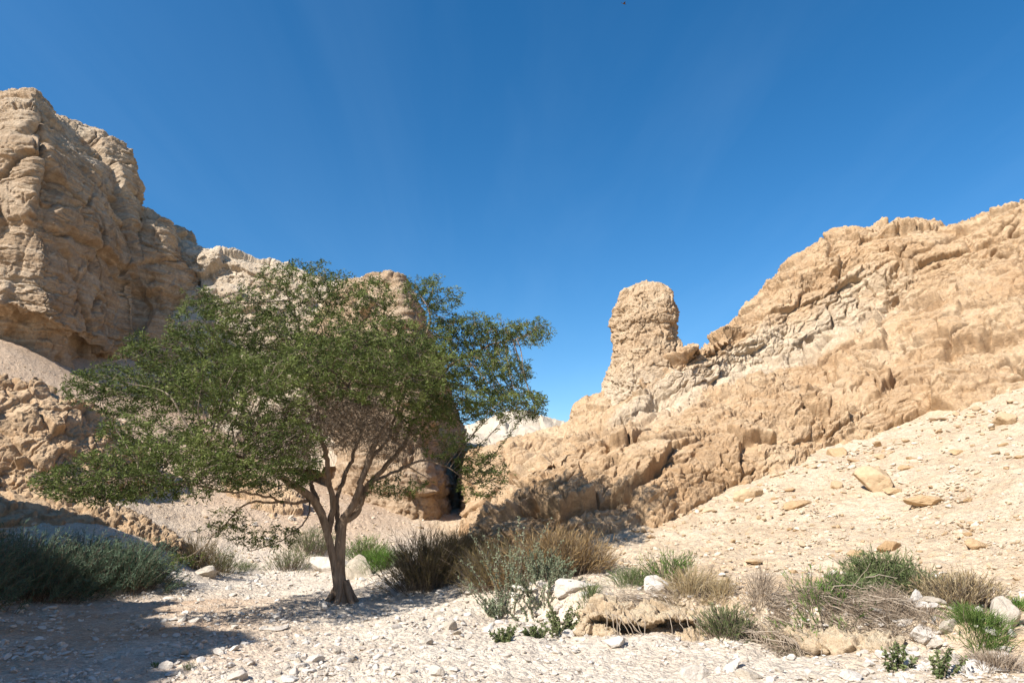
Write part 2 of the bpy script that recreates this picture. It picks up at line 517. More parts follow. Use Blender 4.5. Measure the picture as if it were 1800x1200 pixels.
# mound with the dry bushes
for a in ((800, 1003, 14.3), (870, 1050, 12.2), (900, 965, 16.0), (760, 1040, 13.6), (830, 945, 19.5), (930, 1030, 12.3), (1000, 985, 14)):
    gp(*a)
# right scree
for a in ((1060, 955, 15.6), (1200, 905, 16.5), (1320, 850, 17.5), (1450, 795, 18.5), (1600, 748, 18.5), (1720, 708, 18), (1850, 678, 17), (1200, 985, 12.8), (1400, 960, 12.5),
          (1600, 945, 11.6), (1800, 915, 11), (1500, 875, 15), (1700, 830, 14.2), (1850, 800, 13.6), (1300, 1045, 10), (1600, 1050, 9.2), (1800, 1070, 8.4), (1100, 1040, 10.8), (2000, 760, 12), (2050, 950, 8.5)):
    gp(*a)
for a in ((22, 24, 10), (30, 12, 13), (14, 4, 3.2), (12, 30, 6), (0, 34, 2.2), (0, 60, 3), (-35, 60, 14), (35, 60, 16), (0, 130, 6), (-90, 120, 18), (90, 120, 20), (-45, 20, 10), (60, 10, 18), (3, 26, 2.2)):
    gw(*a)
ctrl = np.array(ctrl)


def _tps(r2): return 0.5 * r2 * np.log(r2 + 1e-9)
_C = ctrl[:, :2] / 10.0
_n = len(_C)
_K = _tps(((_C[:, None] - _C[None])**2).sum(-1)) + np.eye(_n) * 0.0012
_A = np.zeros((_n + 3, _n + 3)); _A[:_n, :_n] = _K
_A[:_n, _n] = 1; _A[:_n, _n + 1:] = _C; _A[_n, :_n] = 1; _A[_n + 1:, :_n] = _C.T
_S = np.linalg.solve(_A, np.concatenate([ctrl[:, 2], [0, 0, 0]]))

# the eroded edge of the low terrace on the right bank
BANK = np.array([flat(840, 1078)[:2], flat(950, 1095)[:2], flat(1030, 1118)[:2], flat(1080, 1128)[:2], flat(1180, 1132)[:2], flat(1280, 1136)[:2], flat(1360, 1150)[:2],
                 flat(1480, 1172)[:2], flat(1640, 1185)[:2], flat(1900, 1210)[:2]])
BANK[2:9, 1] += 0.62; BANK[1, 1] += 0.3


def bank_sd(x, y):
    best = np.full(len(x), 1e9); sg = np.ones(len(x)); tt = np.zeros(len(x))
    L = 0
    for a, b in zip(BANK[:-1], BANK[1:]):
        d = b - a; l = np.hypot(*d)
        t = np.clip(((x - a[0]) * d[0] + (y - a[1]) * d[1]) / l**2, 0, 1)
        qx, qy = x - a[0] - t * d[0], y - a[1] - t * d[1]
        dist = np.hypot(qx, qy)
        cr = d[0] * (y - a[1]) - d[1] * (x - a[0])
        n = dist < best
        best = np.where(n, dist, best); sg = np.where(n, np.sign(cr), sg); tt = np.where(n, L + t * l, tt)
        L += l
    return best * sg, tt, L


def ground_base(x, y):
    x = np.asarray(x, float).ravel(); y = np.asarray(y, float).ravel()
    z = np.empty(len(x))
    for s in range(0, len(x), 60000):
        e = slice(s, s + 60000)
        p = np.stack([x[e], y[e]], -1) / 10
        r2 = np.maximum((p**2).sum(-1)[:, None] + (_C**2).sum(-1)[None] - 2 * p @ _C.T, 0)
        z[e] = _tps(r2) @ _S[:_n] + _S[_n] + p @ _S[_n + 1:]
    near = (np.abs(x - BANK[:, 0].mean()) < 9) & (np.abs(y - BANK[:, 1].mean()) < 6)
    if near.any():
        xs, ys = x[near], y[near]
        P = np.stack([xs, ys, 0 * xs], -1)
        sd, tt, L = bank_sd(xs, ys)
        sd = sd + 0.22 * fbm(P / 0.7, 301, 3) + 0.08 * fbm(P / 0.16, 305, 2)
        amp = 0.19 * sstep(0, 1.2, tt) * sstep(L, L - 1.5, tt) * (0.6 + 0.9 * sstep(-0.3, 0.4, fbm(P / 0.9, 311, 2)))
        z[near] += amp * np.tanh(sd / 0.07) * np.exp(-(sd / 1.1)**2)
    return z


def ground_z(x, y):
    """base plus the middle-sized lumps"""
    x = np.asarray(x, float).ravel(); y = np.asarray(y, float).ravel()
    P = np.stack([x, y, 0 * x], -1)
    return ground_base(x, y) + 0.07 * fbm(P / 1.6, 21, 3) * sstep(2, 6, np.hypot(x, y)) + 0.12 * fbm(P / 5, 23, 2) * sstep(8, 18, np.hypot(x, y))


GRID_R = np.geomspace(0.3, 130, 900); GRID_A = np.radians(np.linspace(-70, 70, 700))
_r, _a = np.meshgrid(GRID_R, GRID_A, indexing='ij')
GRID_Z = ground_z(_r * np.sin(_a), _r * np.cos(_a)).reshape(_r.shape)
_ground_exact = ground_z


def ground_z(x, y):
    """fast look-up of the ground height"""
    x = np.asarray(x, float).ravel(); y = np.asarray(y, float).ravel()
    i = np.clip(np.log(np.maximum(np.hypot(x, y), 0.31) / 0.3) / math.log(130 / 0.3) * 899, 0, 898.99)
    j = np.clip((np.degrees(np.arctan2(x, y)) + 70) / 140 * 699, 0, 698.99)
    i0, j0 = i.astype(int), j.astype(int); fi, fj = i - i0, j - j0
    return (GRID_Z[i0, j0] * (1 - fi) * (1 - fj) + GRID_Z[i0 + 1, j0] * fi * (1 - fj) + GRID_Z[i0, j0 + 1] * (1 - fi) * fj + GRID_Z[i0 + 1, j0 + 1] * fi * fj)


def on_ground(px, py):
    """walk the sight lines of photo places out to the ground"""
    px = np.atleast_1d(np.asarray(px, float)); py = np.atleast_1d(np.asarray(py, float))
    Ys = np.geomspace(4.0, 45, 260)
    out = np.full((len(px), 3), np.nan); open_ = np.ones(len(px), bool)
    prev = None
    for Y in Ys:
        p = at(px, py, Y)
        dz = p[:, 2] - ground_z(p[:, 0], p[:, 1])
        hit = open_ & (dz <= 0)
        out[hit] = p[hit]
        open_ &= ~hit
        if not open_.any(): break
    ok = ~np.isnan(out[:, 0])
    out[ok, 2] = ground_z(out[ok, 0], out[ok, 1])
    return out


ang = np.concatenate([np.radians(np.linspace(-178, -44, 90)), np.radians(np.linspace(-43.5, 43.5, int(950 * Q))), np.radians(np.linspace(44, 178, 90))])
rad = np.concatenate([np.linspace(0.3, 4.2, 14), np.geomspace(4.4, 26, int(640 * Q)), np.geomspace(26.5, 60, int(110 * Q)), np.geomspace(63, 260, 30)])
R_, A_ = np.meshgrid(rad, ang, indexing='ij')
gx, gy = (R_ * np.sin(A_)).ravel(), (R_ * np.cos(A_)).ravel()
gz = _ground_exact(gx, gy)
PG = np.stack([gx, gy, gz], -1)
screen_tint = np.clip(sstep(-1.2, 2.2, gx - 0.25 * (14 - gy)) * sstep(-0.05, 0.45, gz + 0.15 * fbm(PG / 1.2, 33, 3)) * 0.95
                      + sstep(0.25, 1.0, gz) * 0.55 * (gx < 0), 0, 1)
fade = sstep(3, 6, R_.ravel())
F1, F2, idn, _ = worley(PG / np.array([0.33, 0.33, 0.33]), 401)
e1 = 0.06 * (0.5 - F1) * (idn > 0.45) * (0.35 + screen_tint)
F1, F2, idn, _ = worley(PG / np.array([0.11, 0.11, 0.11]), 403)
e2 = 0.035 * (0.5 - F1) * (0.3 + idn)
F1, F2, idn, _ = worley(PG / 1.1, 405)
e3 = 0.13 * (0.5 - F1) * (idn > 0.6) * screen_tint
PG[:, 2] += fade * (e1 + e2 + e3 + 0.02 * fbm(PG / 0.3, 409, 3))
go = link('ground', mesh_np('ground', PG, grid_faces(len(rad), len(ang))[:, ::-1], [M_GROUND], attr=screen_tint))
soil = sstep(-1.5, -5.0, gx + 0.5 * (gy - 9) * 0.4) * sstep(16.0, 12.5, gy) * (0.55 + 0.6 * fbm(PG / 1.3, 35, 3))
soil = np.maximum(soil, 0.5 * sstep(19, 25, gy) * sstep(-2, -6, gx))
sa = go.data.attributes.new('soil', 'FLOAT', 'POINT'); sa.data.foreach_set('value', np.clip(soil, 0, 1).astype(np.float32))
tag(go, 'pale gravel wash bed rising into stony scree slopes on both sides', 'ground', kind='structure')

tick('cliffs and hills')
# ------------------------------------------------------------------ cliffs and hills
def hill(name, label, cat, net, nu, nv, mat, seed, kind='structure', **kw):
    me, P = loft(name, net, nu, nv, [mat], seed, **kw)
    o = link(name, me)
    tag(o, label, cat, kind=kind)
    return P


def tr(cols):
    """list of columns -> rows"""
    return [list(r) for r in zip(*cols)]


# left cliff: columns from outside the frame on the left to its far right-hand end
def ccol(px, base, lip, mid, brow, ledge, sky, Y, dy=(0, 0, 0, 0, 0, 0)):
    """one column of the tall cliff: foot, undercut, lip, face, brow, ledge, skyline, back"""
    o = dy
    return [(px + o[0], base + 70, Y + 1.2), (px + o[0], base, Y + 1.5), (px + o[1], lip + 18, Y + 1.2), (px + o[1], lip, Y), (px + o[2], mid, Y + 0.4), (px + o[3], brow, Y + 1.0),
            (px + o[4], ledge, Y + 2.6), (px + o[5], (ledge * 0.45 + sky * 0.55), Y + 3.2), (px + o[5], sky, Y + 4.6), (px + o[5] - 6, sky - 2, Y + 8), (px + o[5] - 10, sky + 60, Y + 16), (px + o[5], base, Y + 17)]

LC = tr([
    ccol(-420, 600, 545, 400, 300, 290, 240, 30.5),
    ccol(-200, 595, 545, 400, 290, 280, 225, 30.0),
    ccol(-40, 590, 540, 390, 265, 257, 195, 30.5),
    ccol(20, 596, 535, 380, 258, 250, 172, 30.6, (0, 0, 0, 2, 4, 8)),
    ccol(70, 615, 560, 400, 268, 258, 166, 31.0, (20, 20, 14, 0, -5, -5)),
    ccol(115, 640, 585, 420, 300, 270, 205, 33.4, (30, 25, 25, 15, 5, -15)),
    ccol(160, 660, 610, 450, 345, 290, 232, 35.2, (20, 20, 25, 25, 10, -8)),
    ccol(205, 655, 625, 480, 400, 330, 250, 37.0, (10, 10, 15, 20, 15, 5)),
    ccol(226, 652, 628, 500, 425, 372, 282, 37.4, (10, 10, 12, 10, 6, 4)),
    ccol(240, 650, 630, 510, 432, 390, 362, 38.0, (10, 10, 10, 5, 0, -4)),
    ccol(285, 648, 630, 520, 428, 395, 383, 39.0, (15, 15, 10, 5, 8, -10)),
    ccol(325, 645, 625, 530, 470, 425, 402, 41.5, (10, 10, 5, -3, -3, 2)),
    ccol(345, 650, 625, 540, 500, 450, 432, 46.0, (0, 0, 0, -5, -3, 0)),
    ccol(335, 660, 630, 560, 520, 480, 455, 52.0),
])
hill('cliff', 'tall buff limestone cliff with layered summit and undercut foot on the left', 'cliff', LC, 760, 900, M_LEFT, 11,
     disp=dict(fb=(4.0, 0.5), cells=((3.0, 0.5, 1.3), (1.1, 0.15, 0.5), (0.38, 0.035, 0.4), (0.16, 0.014, 0.6)), strata=(0.95, 0.34, (0.10, 0.02, 1.0)), pits=0.05, ridge=(1.5, 0.06, 1.6), cracks=((3.2, 0.5, 0.028, 2.4), (1.6, 0.2, 0.035, 2.0), (1.2, 0.12, 0.05, 0.4)), fine=0.035),
     pale=lambda u, v, P: 0.75 * sstep(5.0, 5.8, v + 0.35 * fbm(P / 2.0, 88, 4)) * sstep(9.0, 7.6, v) * (0.35 + sstep(-.1, .4, fbm(P / np.array([3, 3, .8]), 86, 3))),
     amp_rows=(0.3, 1, 1, 1.5, 1.5, 1.5, 1.3, 1.3, 1, 0.3, 0.08))

# pale ridge that links the cliff with the buttress
def rcol(px, sky, Y, base=760):
    return [(px, base + 60, Y - 9), (px, base, Y - 7), (px, sky + 120, Y - 3.2), (px, sky + 62, Y - 2.6), (px, sky + 50, Y - 1.4), (px, sky + 12, Y - 0.8), (px, sky, Y), (px, sky, Y + 4), (px, sky + 90, Y + 16), (px, sky + 200, Y + 26)]
hill('ridge', 'pale cream ridge joining the left cliff and the buttress behind the acacia', 'ridge', tr([
    rcol(200, 420, 45), rcol(285, 424, 44), rcol(345, 437, 43.6), rcol(400, 447, 43.6), rcol(450, 460, 43.4), rcol(500, 466, 43), rcol(560, 490, 42.4), rcol(620, 500, 41.6), rcol(680, 500, 41.6), rcol(730, 560, 43), rcol(760, 700, 46)]),
     640, 480, M_RIDGE, 31, amp_rows=(.2, .6, 1, 1, 1, 1, .4, .1, .1), disp=dict(fb=(4.5, 0.5), cells=((2.4, 0.45, 0.8), (0.9, 0.2, 0.6), (0.35, 0.08, 0.6)), strata=(0.9, 0.2, (0.05, 0, 1)), ridge=(2.0, 0.10, 1.2), cracks=((2.4, .25, .04, 1.2), (0.9, .12, .05, 0.6))))

# buttress behind the tree: lit front, right flank turned away from the sun
def bcol(px, base, top, Y, lean=0, tz=0.0):
    h = base - top
    return [(px, base + 60, Y - 0.4), (px, base, Y), (px + lean * 0.08, base - h * 0.12, Y - 0.3), (px + lean * 0.3, base - h * 0.36, Y - 0.2), (px + lean * 0.55, base - h * 0.62, Y + 0.2), (px + lean * 0.85, base - h * 0.88, Y + 0.7),
            (px + lean, top, Y + 1.4 + tz), (px + lean - 2, top - 2, Y + 3.4 + tz), (px + lean - 6, top + 60, Y + 9), (px, base, Y + 11)]
hill('buttress', 'tan rock buttress behind the acacia with its right flank in shade', 'buttress', tr([
    bcol(520, 860, 640, 38), bcol(565, 865, 560, 35.5), bcol(600, 885, 512, 32.5), bcol(640, 905, 492, 30), bcol(690, 930, 488, 28.4, -4), bcol(735, 945, 494, 28.0, -33),
    bcol(762, 950, 520, 28.4, -42), bcol(785, 950, 560, 30.5, -43), bcol(806, 945, 640, 33.5, -38), bcol(816, 940, 735, 37.0, -10), bcol(812, 935, 780, 42.0, -4)]),
     520, 420, M_LEFT, 41, disp=dict(fb=(3.0, 0.35), cells=((1.9, 0.30, 1.0), (0.7, 0.14, 0.7), (0.26, 0.06, 0.7), (0.12, 0.025, .8)), strata=(0.8, 0.10, (0.1, 0, 1)), pits=0.04, ridge=(1.2, 0.16, 1.3), cracks=((2.2, 0.2, 0.04, 1.8), (0.9, 0.08, 0.05, 0.6))),
     amp_rows=(0.4, 1, 1, 1, 1, 1, 1, 0.5, 0.3))

# low fractured outcrop at the left edge
def ocol(px, base, top, Y, rise=2.2):
    h = base - top
    return [(px, base + 60, Y - 0.6), (px, base, Y), (px, base - h * 0.25, Y + rise * 0.15), (px, base - h * 0.55, Y + rise * 0.4), (px, base - h * 0.82, Y + rise * 0.65), (px, top, Y + rise), (px, top - 1, Y + rise + 1.2), (px, top + 50, Y + rise + 4), (px, base + 20, Y + rise + 6)]
hill('outcrop', 'fractured orange rock outcrop at the left edge above the dark shrubs', 'outcrop', tr([
    ocol(-330, 900, 640, 17.5), ocol(-200, 895, 645, 18), ocol(-90, 890, 652, 18.3), ocol(0, 895, 667, 18.6), ocol(70, 900, 682, 18.8), ocol(125, 905, 705, 19.2), ocol(175, 910, 728, 19.7), ocol(215, 915, 752, 20.6), ocol(250, 925, 800, 21.6), ocol(300, 930, 865, 22.2), ocol(345, 945, 900, 22.8), ocol(380, 965, 952, 23.4)]),
     560, 360, M_OUT, 51, disp=dict(fb=(1.8, 0.3), cells=((0.9, 0.24, 1.0), (0.36, 0.13, 0.9), (0.15, 0.06, 0.9), (0.07, 0.02, 1)), ridge=(0.8, 0.08, 1.0), cracks=((1.3, .14, .06, 1.6), (0.5, .06, .07, 1.0)), fine=0.02, tilt=0.35), amp_rows=(0.4, 1, 1, 1, 1, 0.7, 0.3, 0.2))
hill('bank', 'low crumbly ochre bank sloping down to the wash behind the dark shrubs', 'bank', tr([
    ocol(-200, 1010, 880, 15.5, 1.6), ocol(-60, 1010, 875, 15.8, 1.6), ocol(40, 1005, 868, 16.4, 1.5), ocol(130, 1000, 872, 16.9, 1.4), ocol(190, 1000, 888, 17.2, 1.3), ocol(240, 1003, 906, 17.5, 1.2), ocol(290, 1008, 936, 17.8, 1.0), ocol(325, 1010, 964, 18.2, 0.8), ocol(355, 1012, 1000, 18.6, 0.5)]),
     420, 160, M_OUT, 55, disp=dict(fb=(1.2, 0.14), cells=((0.5, 0.13, 0.9), (0.2, 0.06, 0.9), (0.09, 0.02, 0.9)), ridge=(0.5, 0.07, 1.0), cracks=((0.7, .06, .06, 1.0),)), amp_rows=(0.4, 1, 1, 1, 1, 0.7, 0.3, 0.2))

# eroded earth lip of the low terrace, undercut by floods
def ecol(px, foot, lip, top, w=0.2):
    Y = float(flat(px, foot)[1])
    return [(px, foot + 24, Y - .05), (px, foot, Y), (px, foot * .62 + lip * .38, Y + w * .3), (px, foot * .42 + lip * .58, Y + w * .5), (px, foot * .3 + lip * .7, Y + w * 1.3), (px, lip + 4, Y + w * 1.2), (px, lip, Y + w * .12), (px, lip * .5 + top * .5, Y + w * .45), (px, top, Y + .5), (px, top - 3, Y + 1.0), (px, top + 20, Y + 1.7)]
hill('earth_bank', 'low undercut earth bank with roots hanging from its lip at the terrace edge', 'earth bank', tr([
    ecol(1015, 1122, 1118, 1108, .05), ecol(1035, 1122, 1085, 1064, .1), ecol(1060, 1126, 1082, 1056, .3), ecol(1090, 1130, 1092, 1060, .5), ecol(1130, 1132, 1094, 1064, .55), ecol(1180, 1133, 1086, 1062, .5), ecol(1215, 1134, 1090, 1066, .35), ecol(1250, 1136, 1100, 1076, .2),
    ecol(1290, 1138, 1112, 1090, .12), ecol(1330, 1146, 1118, 1096, .5), ecol(1380, 1158, 1126, 1098, .5), ecol(1430, 1168, 1140, 1104, .2), ecol(1490, 1178, 1150, 1108, .15), ecol(1550, 1186, 1160, 1114, .1), ecol(1610, 1192, 1186, 1160, .05)]),
     620, 170, M_EARTH, 57, scale=0.4, disp=dict(fb=(1.2, 0.22), cells=((0.8, 0.20, 0.8), (0.32, 0.11, 0.9), (0.13, 0.045, 1.0)), ridge=(0.6, 0.07, 0.9), cracks=((1.0, .18, .06, 1.4), (.4, .08, .06, .8)), fine=0.04), amp_rows=(0.5, 1, 1, 1, 1, 1, 1, 1, 0.6, 0.4))

hill('talus_rock', 'crumbling ochre rock rib standing out of the talus behind the acacia trunk', 'outcrop', tr([
    ocol(395, 900, 860, 24.6, .5), ocol(415, 905, 838, 24.4, .9), ocol(445, 912, 842, 24.2, 1.2), ocol(480, 908, 850, 24.0, 1.2), ocol(505, 905, 862, 24.2, .9), ocol(530, 900, 885, 24.6, .4)]),
     200, 130, M_OUT, 58, disp=dict(fb=(1.0, 0.16), cells=((0.5, 0.16, 1.4), (0.2, 0.07, 1.2)), ridge=(0.5, 0.10, 2.0), cracks=((0.6, .08, .06, 1.6),)))

# white hill far up the valley
def wcol(px, sky, Y): return [(px, 960, Y - 26), (px, 800, Y - 16), (px, sky + 22, Y - 5), (px, sky, Y), (px, sky + 6, Y + 12), (px, sky + 160, Y + 40)]
hill('far_hill', 'small bright white chalk hill far up the valley', 'hill', tr([
    wcol(640, 800, 78), wcol(720, 780, 78), wcol(790, 756, 78), wcol(840, 744, 78), wcol(900, 732, 78), wcol(950, 736, 78), wcol(990, 746, 78), wcol(1050, 752, 78), wcol(1150, 760, 78)]),
     260, 140, M_WHITE, 61, disp=dict(fb=(7, 0.7), cells=((4, 0.5, 0.7), (1.4, 0.15, 0.7)), ridge=(3.5, .3, 1.0), cracks=()))

# flank that carries the pillar, running down to the gap
def fcol(px, sky, Y, base, Yb):
    return [(px, base + 60, Yb - 1), (px, base, Yb), (px, base * 0.62 + sky * 0.38, Yb * 0.62 + Y * 0.38), (px, base * 0.3 + sky * 0.7, Yb * 0.32 + Y * 0.68), (px, sky + 14, Y - 0.9), (px, sky, Y), (px, sky + 1, Y + 2.5), (px, sky + 80, Y + 10), (px, base, Y + 12)]
hill('slope', 'smooth ochre rock flank left of the pillar running down to the gap', 'hill', tr([
    fcol(808, 800, 38, 930, 34), fcol(817, 790, 30.5, 936, 25.5), fcol(845, 783, 26.8, 940, 22.6), fcol(890, 772, 26.8, 945, 21.3), fcol(940, 763, 27.2, 940, 20.8), fcol(985, 752, 27.2, 930, 20.6), fcol(1001, 742, 27.0, 920, 20.6), fcol(1008, 718, 26.8, 905, 20.6), fcol(1032, 702, 26.6, 890, 20.6), fcol(1065, 690, 26.5, 870, 20.6), fcol(1120, 690, 26.6, 850, 20.8), fcol(1200, 690, 27, 830, 21.2)]),
     440, 320, M_RIGHT, 71, disp=dict(fb=(3.0, 0.3), cells=((1.6, 0.18, 0.7), (0.55, 0.08, 0.6), (0.18, 0.03, 0.7)), strata=(0.8, 0.08, (-0.4, 0, 0.9)), ridge=(0.9, 0.08, 0.6), cracks=((1.5, .10, .05, .5),), tilt=0.42), amp_rows=(0.4, 1, 1, 1, 1, 0.6, 0.3, 0.3))

# the big right-hand hill: lower face, dipping ledge, upper face, skyline
def hcol(pb, yb, Yb, pe, ye, Ye, pl, yl, Yl, ps, ys, Ys):
    Ye = Yb + (Ye - Yb) * .72; Yl = Ye + (Yl - Yb - (Ye - Yb) / .72) * .8; Ys = Yl + (0.6 if 1180 < ps < 1260 else 2.6)
    m1 = lambda a, b, t: a + (b - a) * t
    return [(pb, yb + 50, Yb - 0.5), (pb, yb, Yb), (m1(pb, pe, .3), m1(yb, ye, .32), m1(Yb, Ye, .16)), (m1(pb, pe, .65), m1(yb, ye, .70), m1(Yb, Ye, .5)), (pe, ye, Ye),
            (m1(pe, pl, .6), m1(ye, yl, .5), m1(Ye, Yl, .85)), (pl, yl, Yl), (m1(pl, ps, .35), m1(yl, ys, .42), m1(Yl, Ys, .2)), (m1(pl, ps, .75), m1(yl, ys, .78), m1(Yl, Ys, .55)), (ps, ys, Ys),
            (ps, ys + 2, Ys + 3), (ps, ys + 120, Ys + 14), (ps, max(yb, 900), Ys + 18)]
HC = tr([
    hcol(812, 950, 17.6, 826, 935, 18.4, 832, 930, 19.6, 836, 926, 21),
    hcol(850, 960, 16.8, 858, 905, 18.4, 864, 897, 20.2, 868, 890, 22),
    hcol(910, 965, 16.2, 893, 868, 18.8, 900, 858, 21, 906, 850, 23.2),
    hcol(990, 965, 15.9, 952, 802, 20.0, 962, 790, 23, 970, 783, 26),
    hcol(1060, 950, 15.9, 1040, 768, 21.6, 1052, 746, 25.8, 1062, 733, 28.5),
    hcol(1130, 927, 16.2, 1123, 743, 22.6, 1128, 706, 27, 1130, 668, 30),
    hcol(1200, 905, 16.6, 1203, 717, 23.4, 1203, 664, 27.4, 1205, 614, 29.4),
    hcol(1260, 877, 17.0, 1260, 697, 24.0, 1257, 645, 28.2, 1248, 602, 30.6),
    hcol(1320, 848, 17.5, 1312, 672, 24.5, 1312, 622, 29.2, 1303, 545, 32.6),
    hcol(1385, 822, 18.0, 1365, 655, 24.8, 1370, 605, 29.5, 1350, 492, 33),
    hcol(1450, 793, 18.5, 1420, 640, 25, 1425, 588, 29.6, 1417, 445, 33.2),
    hcol(1520, 768, 18.7, 1505, 602, 25, 1510, 545, 29.4, 1490, 401, 33.6),
    hcol(1600, 747, 18.6, 1590, 565, 24.8, 1600, 515, 28.6, 1590, 394, 33.6),
    hcol(1720, 707, 18.1, 1711, 522, 23.8, 1715, 448, 27.4, 1690, 384, 32.4),
    hcol(1860, 675, 17.2, 1830, 480, 22.8, 1830, 405, 26.2, 1800, 345, 31),
    hcol(2060, 640, 15.5, 2050, 440, 21, 2050, 370, 24.5, 2050, 290, 29.5),
    hcol(2350, 600, 13.0, 2350, 400, 18, 2350, 330, 21, 2350, 240, 26)])
hill('hillside', 'rugged ochre hillside with a dipping ledge and jagged skyline on the right', 'hill', HC, 1300, 900, M_RIGHT, 81,
     disp=dict(fb=(3.2, 0.38), cells=((2.0, 0.38, 0.5), (0.75, 0.17, 0.45), (0.27, 0.06, 0.5), (0.11, 0.022, 0.8)), strata=(1.0, 0.36, (-0.42, -0.1, 0.9)), pits=0.07, ridge=(0.8, 0.07, 0.7), cracks=((2.0, 0.45, 0.032, 0.5), (0.9, 0.26, 0.035, 1.4), (0.4, 0.12, 0.045, 0.8)), tilt=0.42, fine=0.03),
     pale=lambda u, v, P: sstep(4.1, 5.0, v + 0.5 * fbm(P / 1.6, 88, 4)) * sstep(7.6, 6.2, v + 0.9 * fbm(P / 2.2, 89, 4)) * sstep(3.6, 4.6, u) * sstep(12.6, 10.5, u + fbm(P / 2, 87, 2)),
     amp_rows=(0.3, 1, 1, 1, 1, 1, 1, 1, 1, 0.4, 0.06, 0.05))

# the free-standing pillar
def make_pillar():
    prof = [(501, 1119, 1156), (507, 1104, 1169), (522, 1090, 1181), (545, 1083, 1189), (562, 1080, 1190), (573, 1077, 1190), (580, 1078, 1183), (588, 1078, 1186), (612, 1078, 1194),
            (640, 1073, 1202), (662, 1068, 1208), (690, 1063, 1216), (720, 1059, 1228), (752, 1056, 1240), (790, 1050, 1258), (840, 1044, 1275)]
    Y0 = 26.6
    nu, nv = int(420 * Q), int(420 * Q)
    yy = np.array([p[0] for p in prof], float)
    tv = np.linspace(0, 1, nv) ** 0.85
    py = yy[0] + tv * (yy[-1] - yy[0])
    l = np.interp(py, yy, [p[1] for p in prof]); r = np.interp(py, yy, [p[2] for p in prof])
    th = np.linspace(0, 2 * np.pi, nu + 1)
    rows = []
    for k in range(nv):
        a, b = at(l[k], py[k], Y0), at(r[k], py[k], Y0)
        c = (a + b) / 2; hw = (b[0] - a[0]) / 2
        q = 2.6
        cx_, sx_ = np.cos(th), np.sin(th)
        ex = np.sign(cx_) * np.abs(cx_) ** (2 / q); ey = np.sign(sx_) * np.abs(sx_) ** (2 / q)
        rows.append(np.stack([c[0] + hw * ex, c[1] + hw * 0.92 * ey, np.full(nu + 1, c[2])], -1))
    # a domed cap
    top = rows[0]; cap = []
    for s, dz in ((0.04, 0.05), (0.3, 0.07), (0.6, 0.06), (0.85, 0.04)):
        cc = top[:-1].mean(0)
        cap.append(cc + (top - cc) * np.array([s, s, 1]) + np.array([0, 0, dz]))
    G = np.stack(cap + rows)
    nv = len(G)
    du = np.roll(G[:, :-1], -1, 1) - np.roll(G[:, :-1], 1, 1); du = np.concatenate([du, du[:, :1]], 1)
    dv = np.gradient(G, axis=0)
    n = np.cross(dv, du); n /= np.linalg.norm(n, axis=2, keepdims=True) + 1e-9
    n[:4] = n[:4] * 0.3 + np.array([0, 0, 0.7])
    out = ((G - G.mean((0, 1))) * n)[:, :, :2].sum()
    if out < 0: n = -n
    P = G.reshape(-1, 3)
    D = rock_disp(P, 95, fb=(1.6, 0.07), cells=((0.95, 0.10, 1.5), (0.42, 0.10, 1.0), (0.17, 0.055, 0.85), (0.08, 0.02, 0.9)), pits=0.06, ridge=(0.7, 0.05, 1.6), cracks=((1.1, 0.2, 0.045, 2.2), (0.5, 0.10, 0.05, 0.9)), fine=0.03, bias=0.02)
    P = (P + n.reshape(-1, 3) * D[:, None]).reshape(nv, nu + 1, 3)
    P[:, -1] = P[:, 0]
    hz = P[..., 2].reshape(-1)
    chalk = sstep(at(1100, 640, Y0)[2], at(1100, 690, Y0)[2], hz + 0.25 * fbm(P.reshape(-1, 3) / 0.8, 97, 3)) * 0.9
    o = link('rock_pillar', mesh_np('rock_pillar', P.reshape(-1, 3), grid_faces(nv, nu + 1), [M_PILLAR], attr=chalk))
    tag(o, 'free-standing limestone pillar with a bulging head on the ledge of the right hillside', 'rock pillar')
make_pillar()

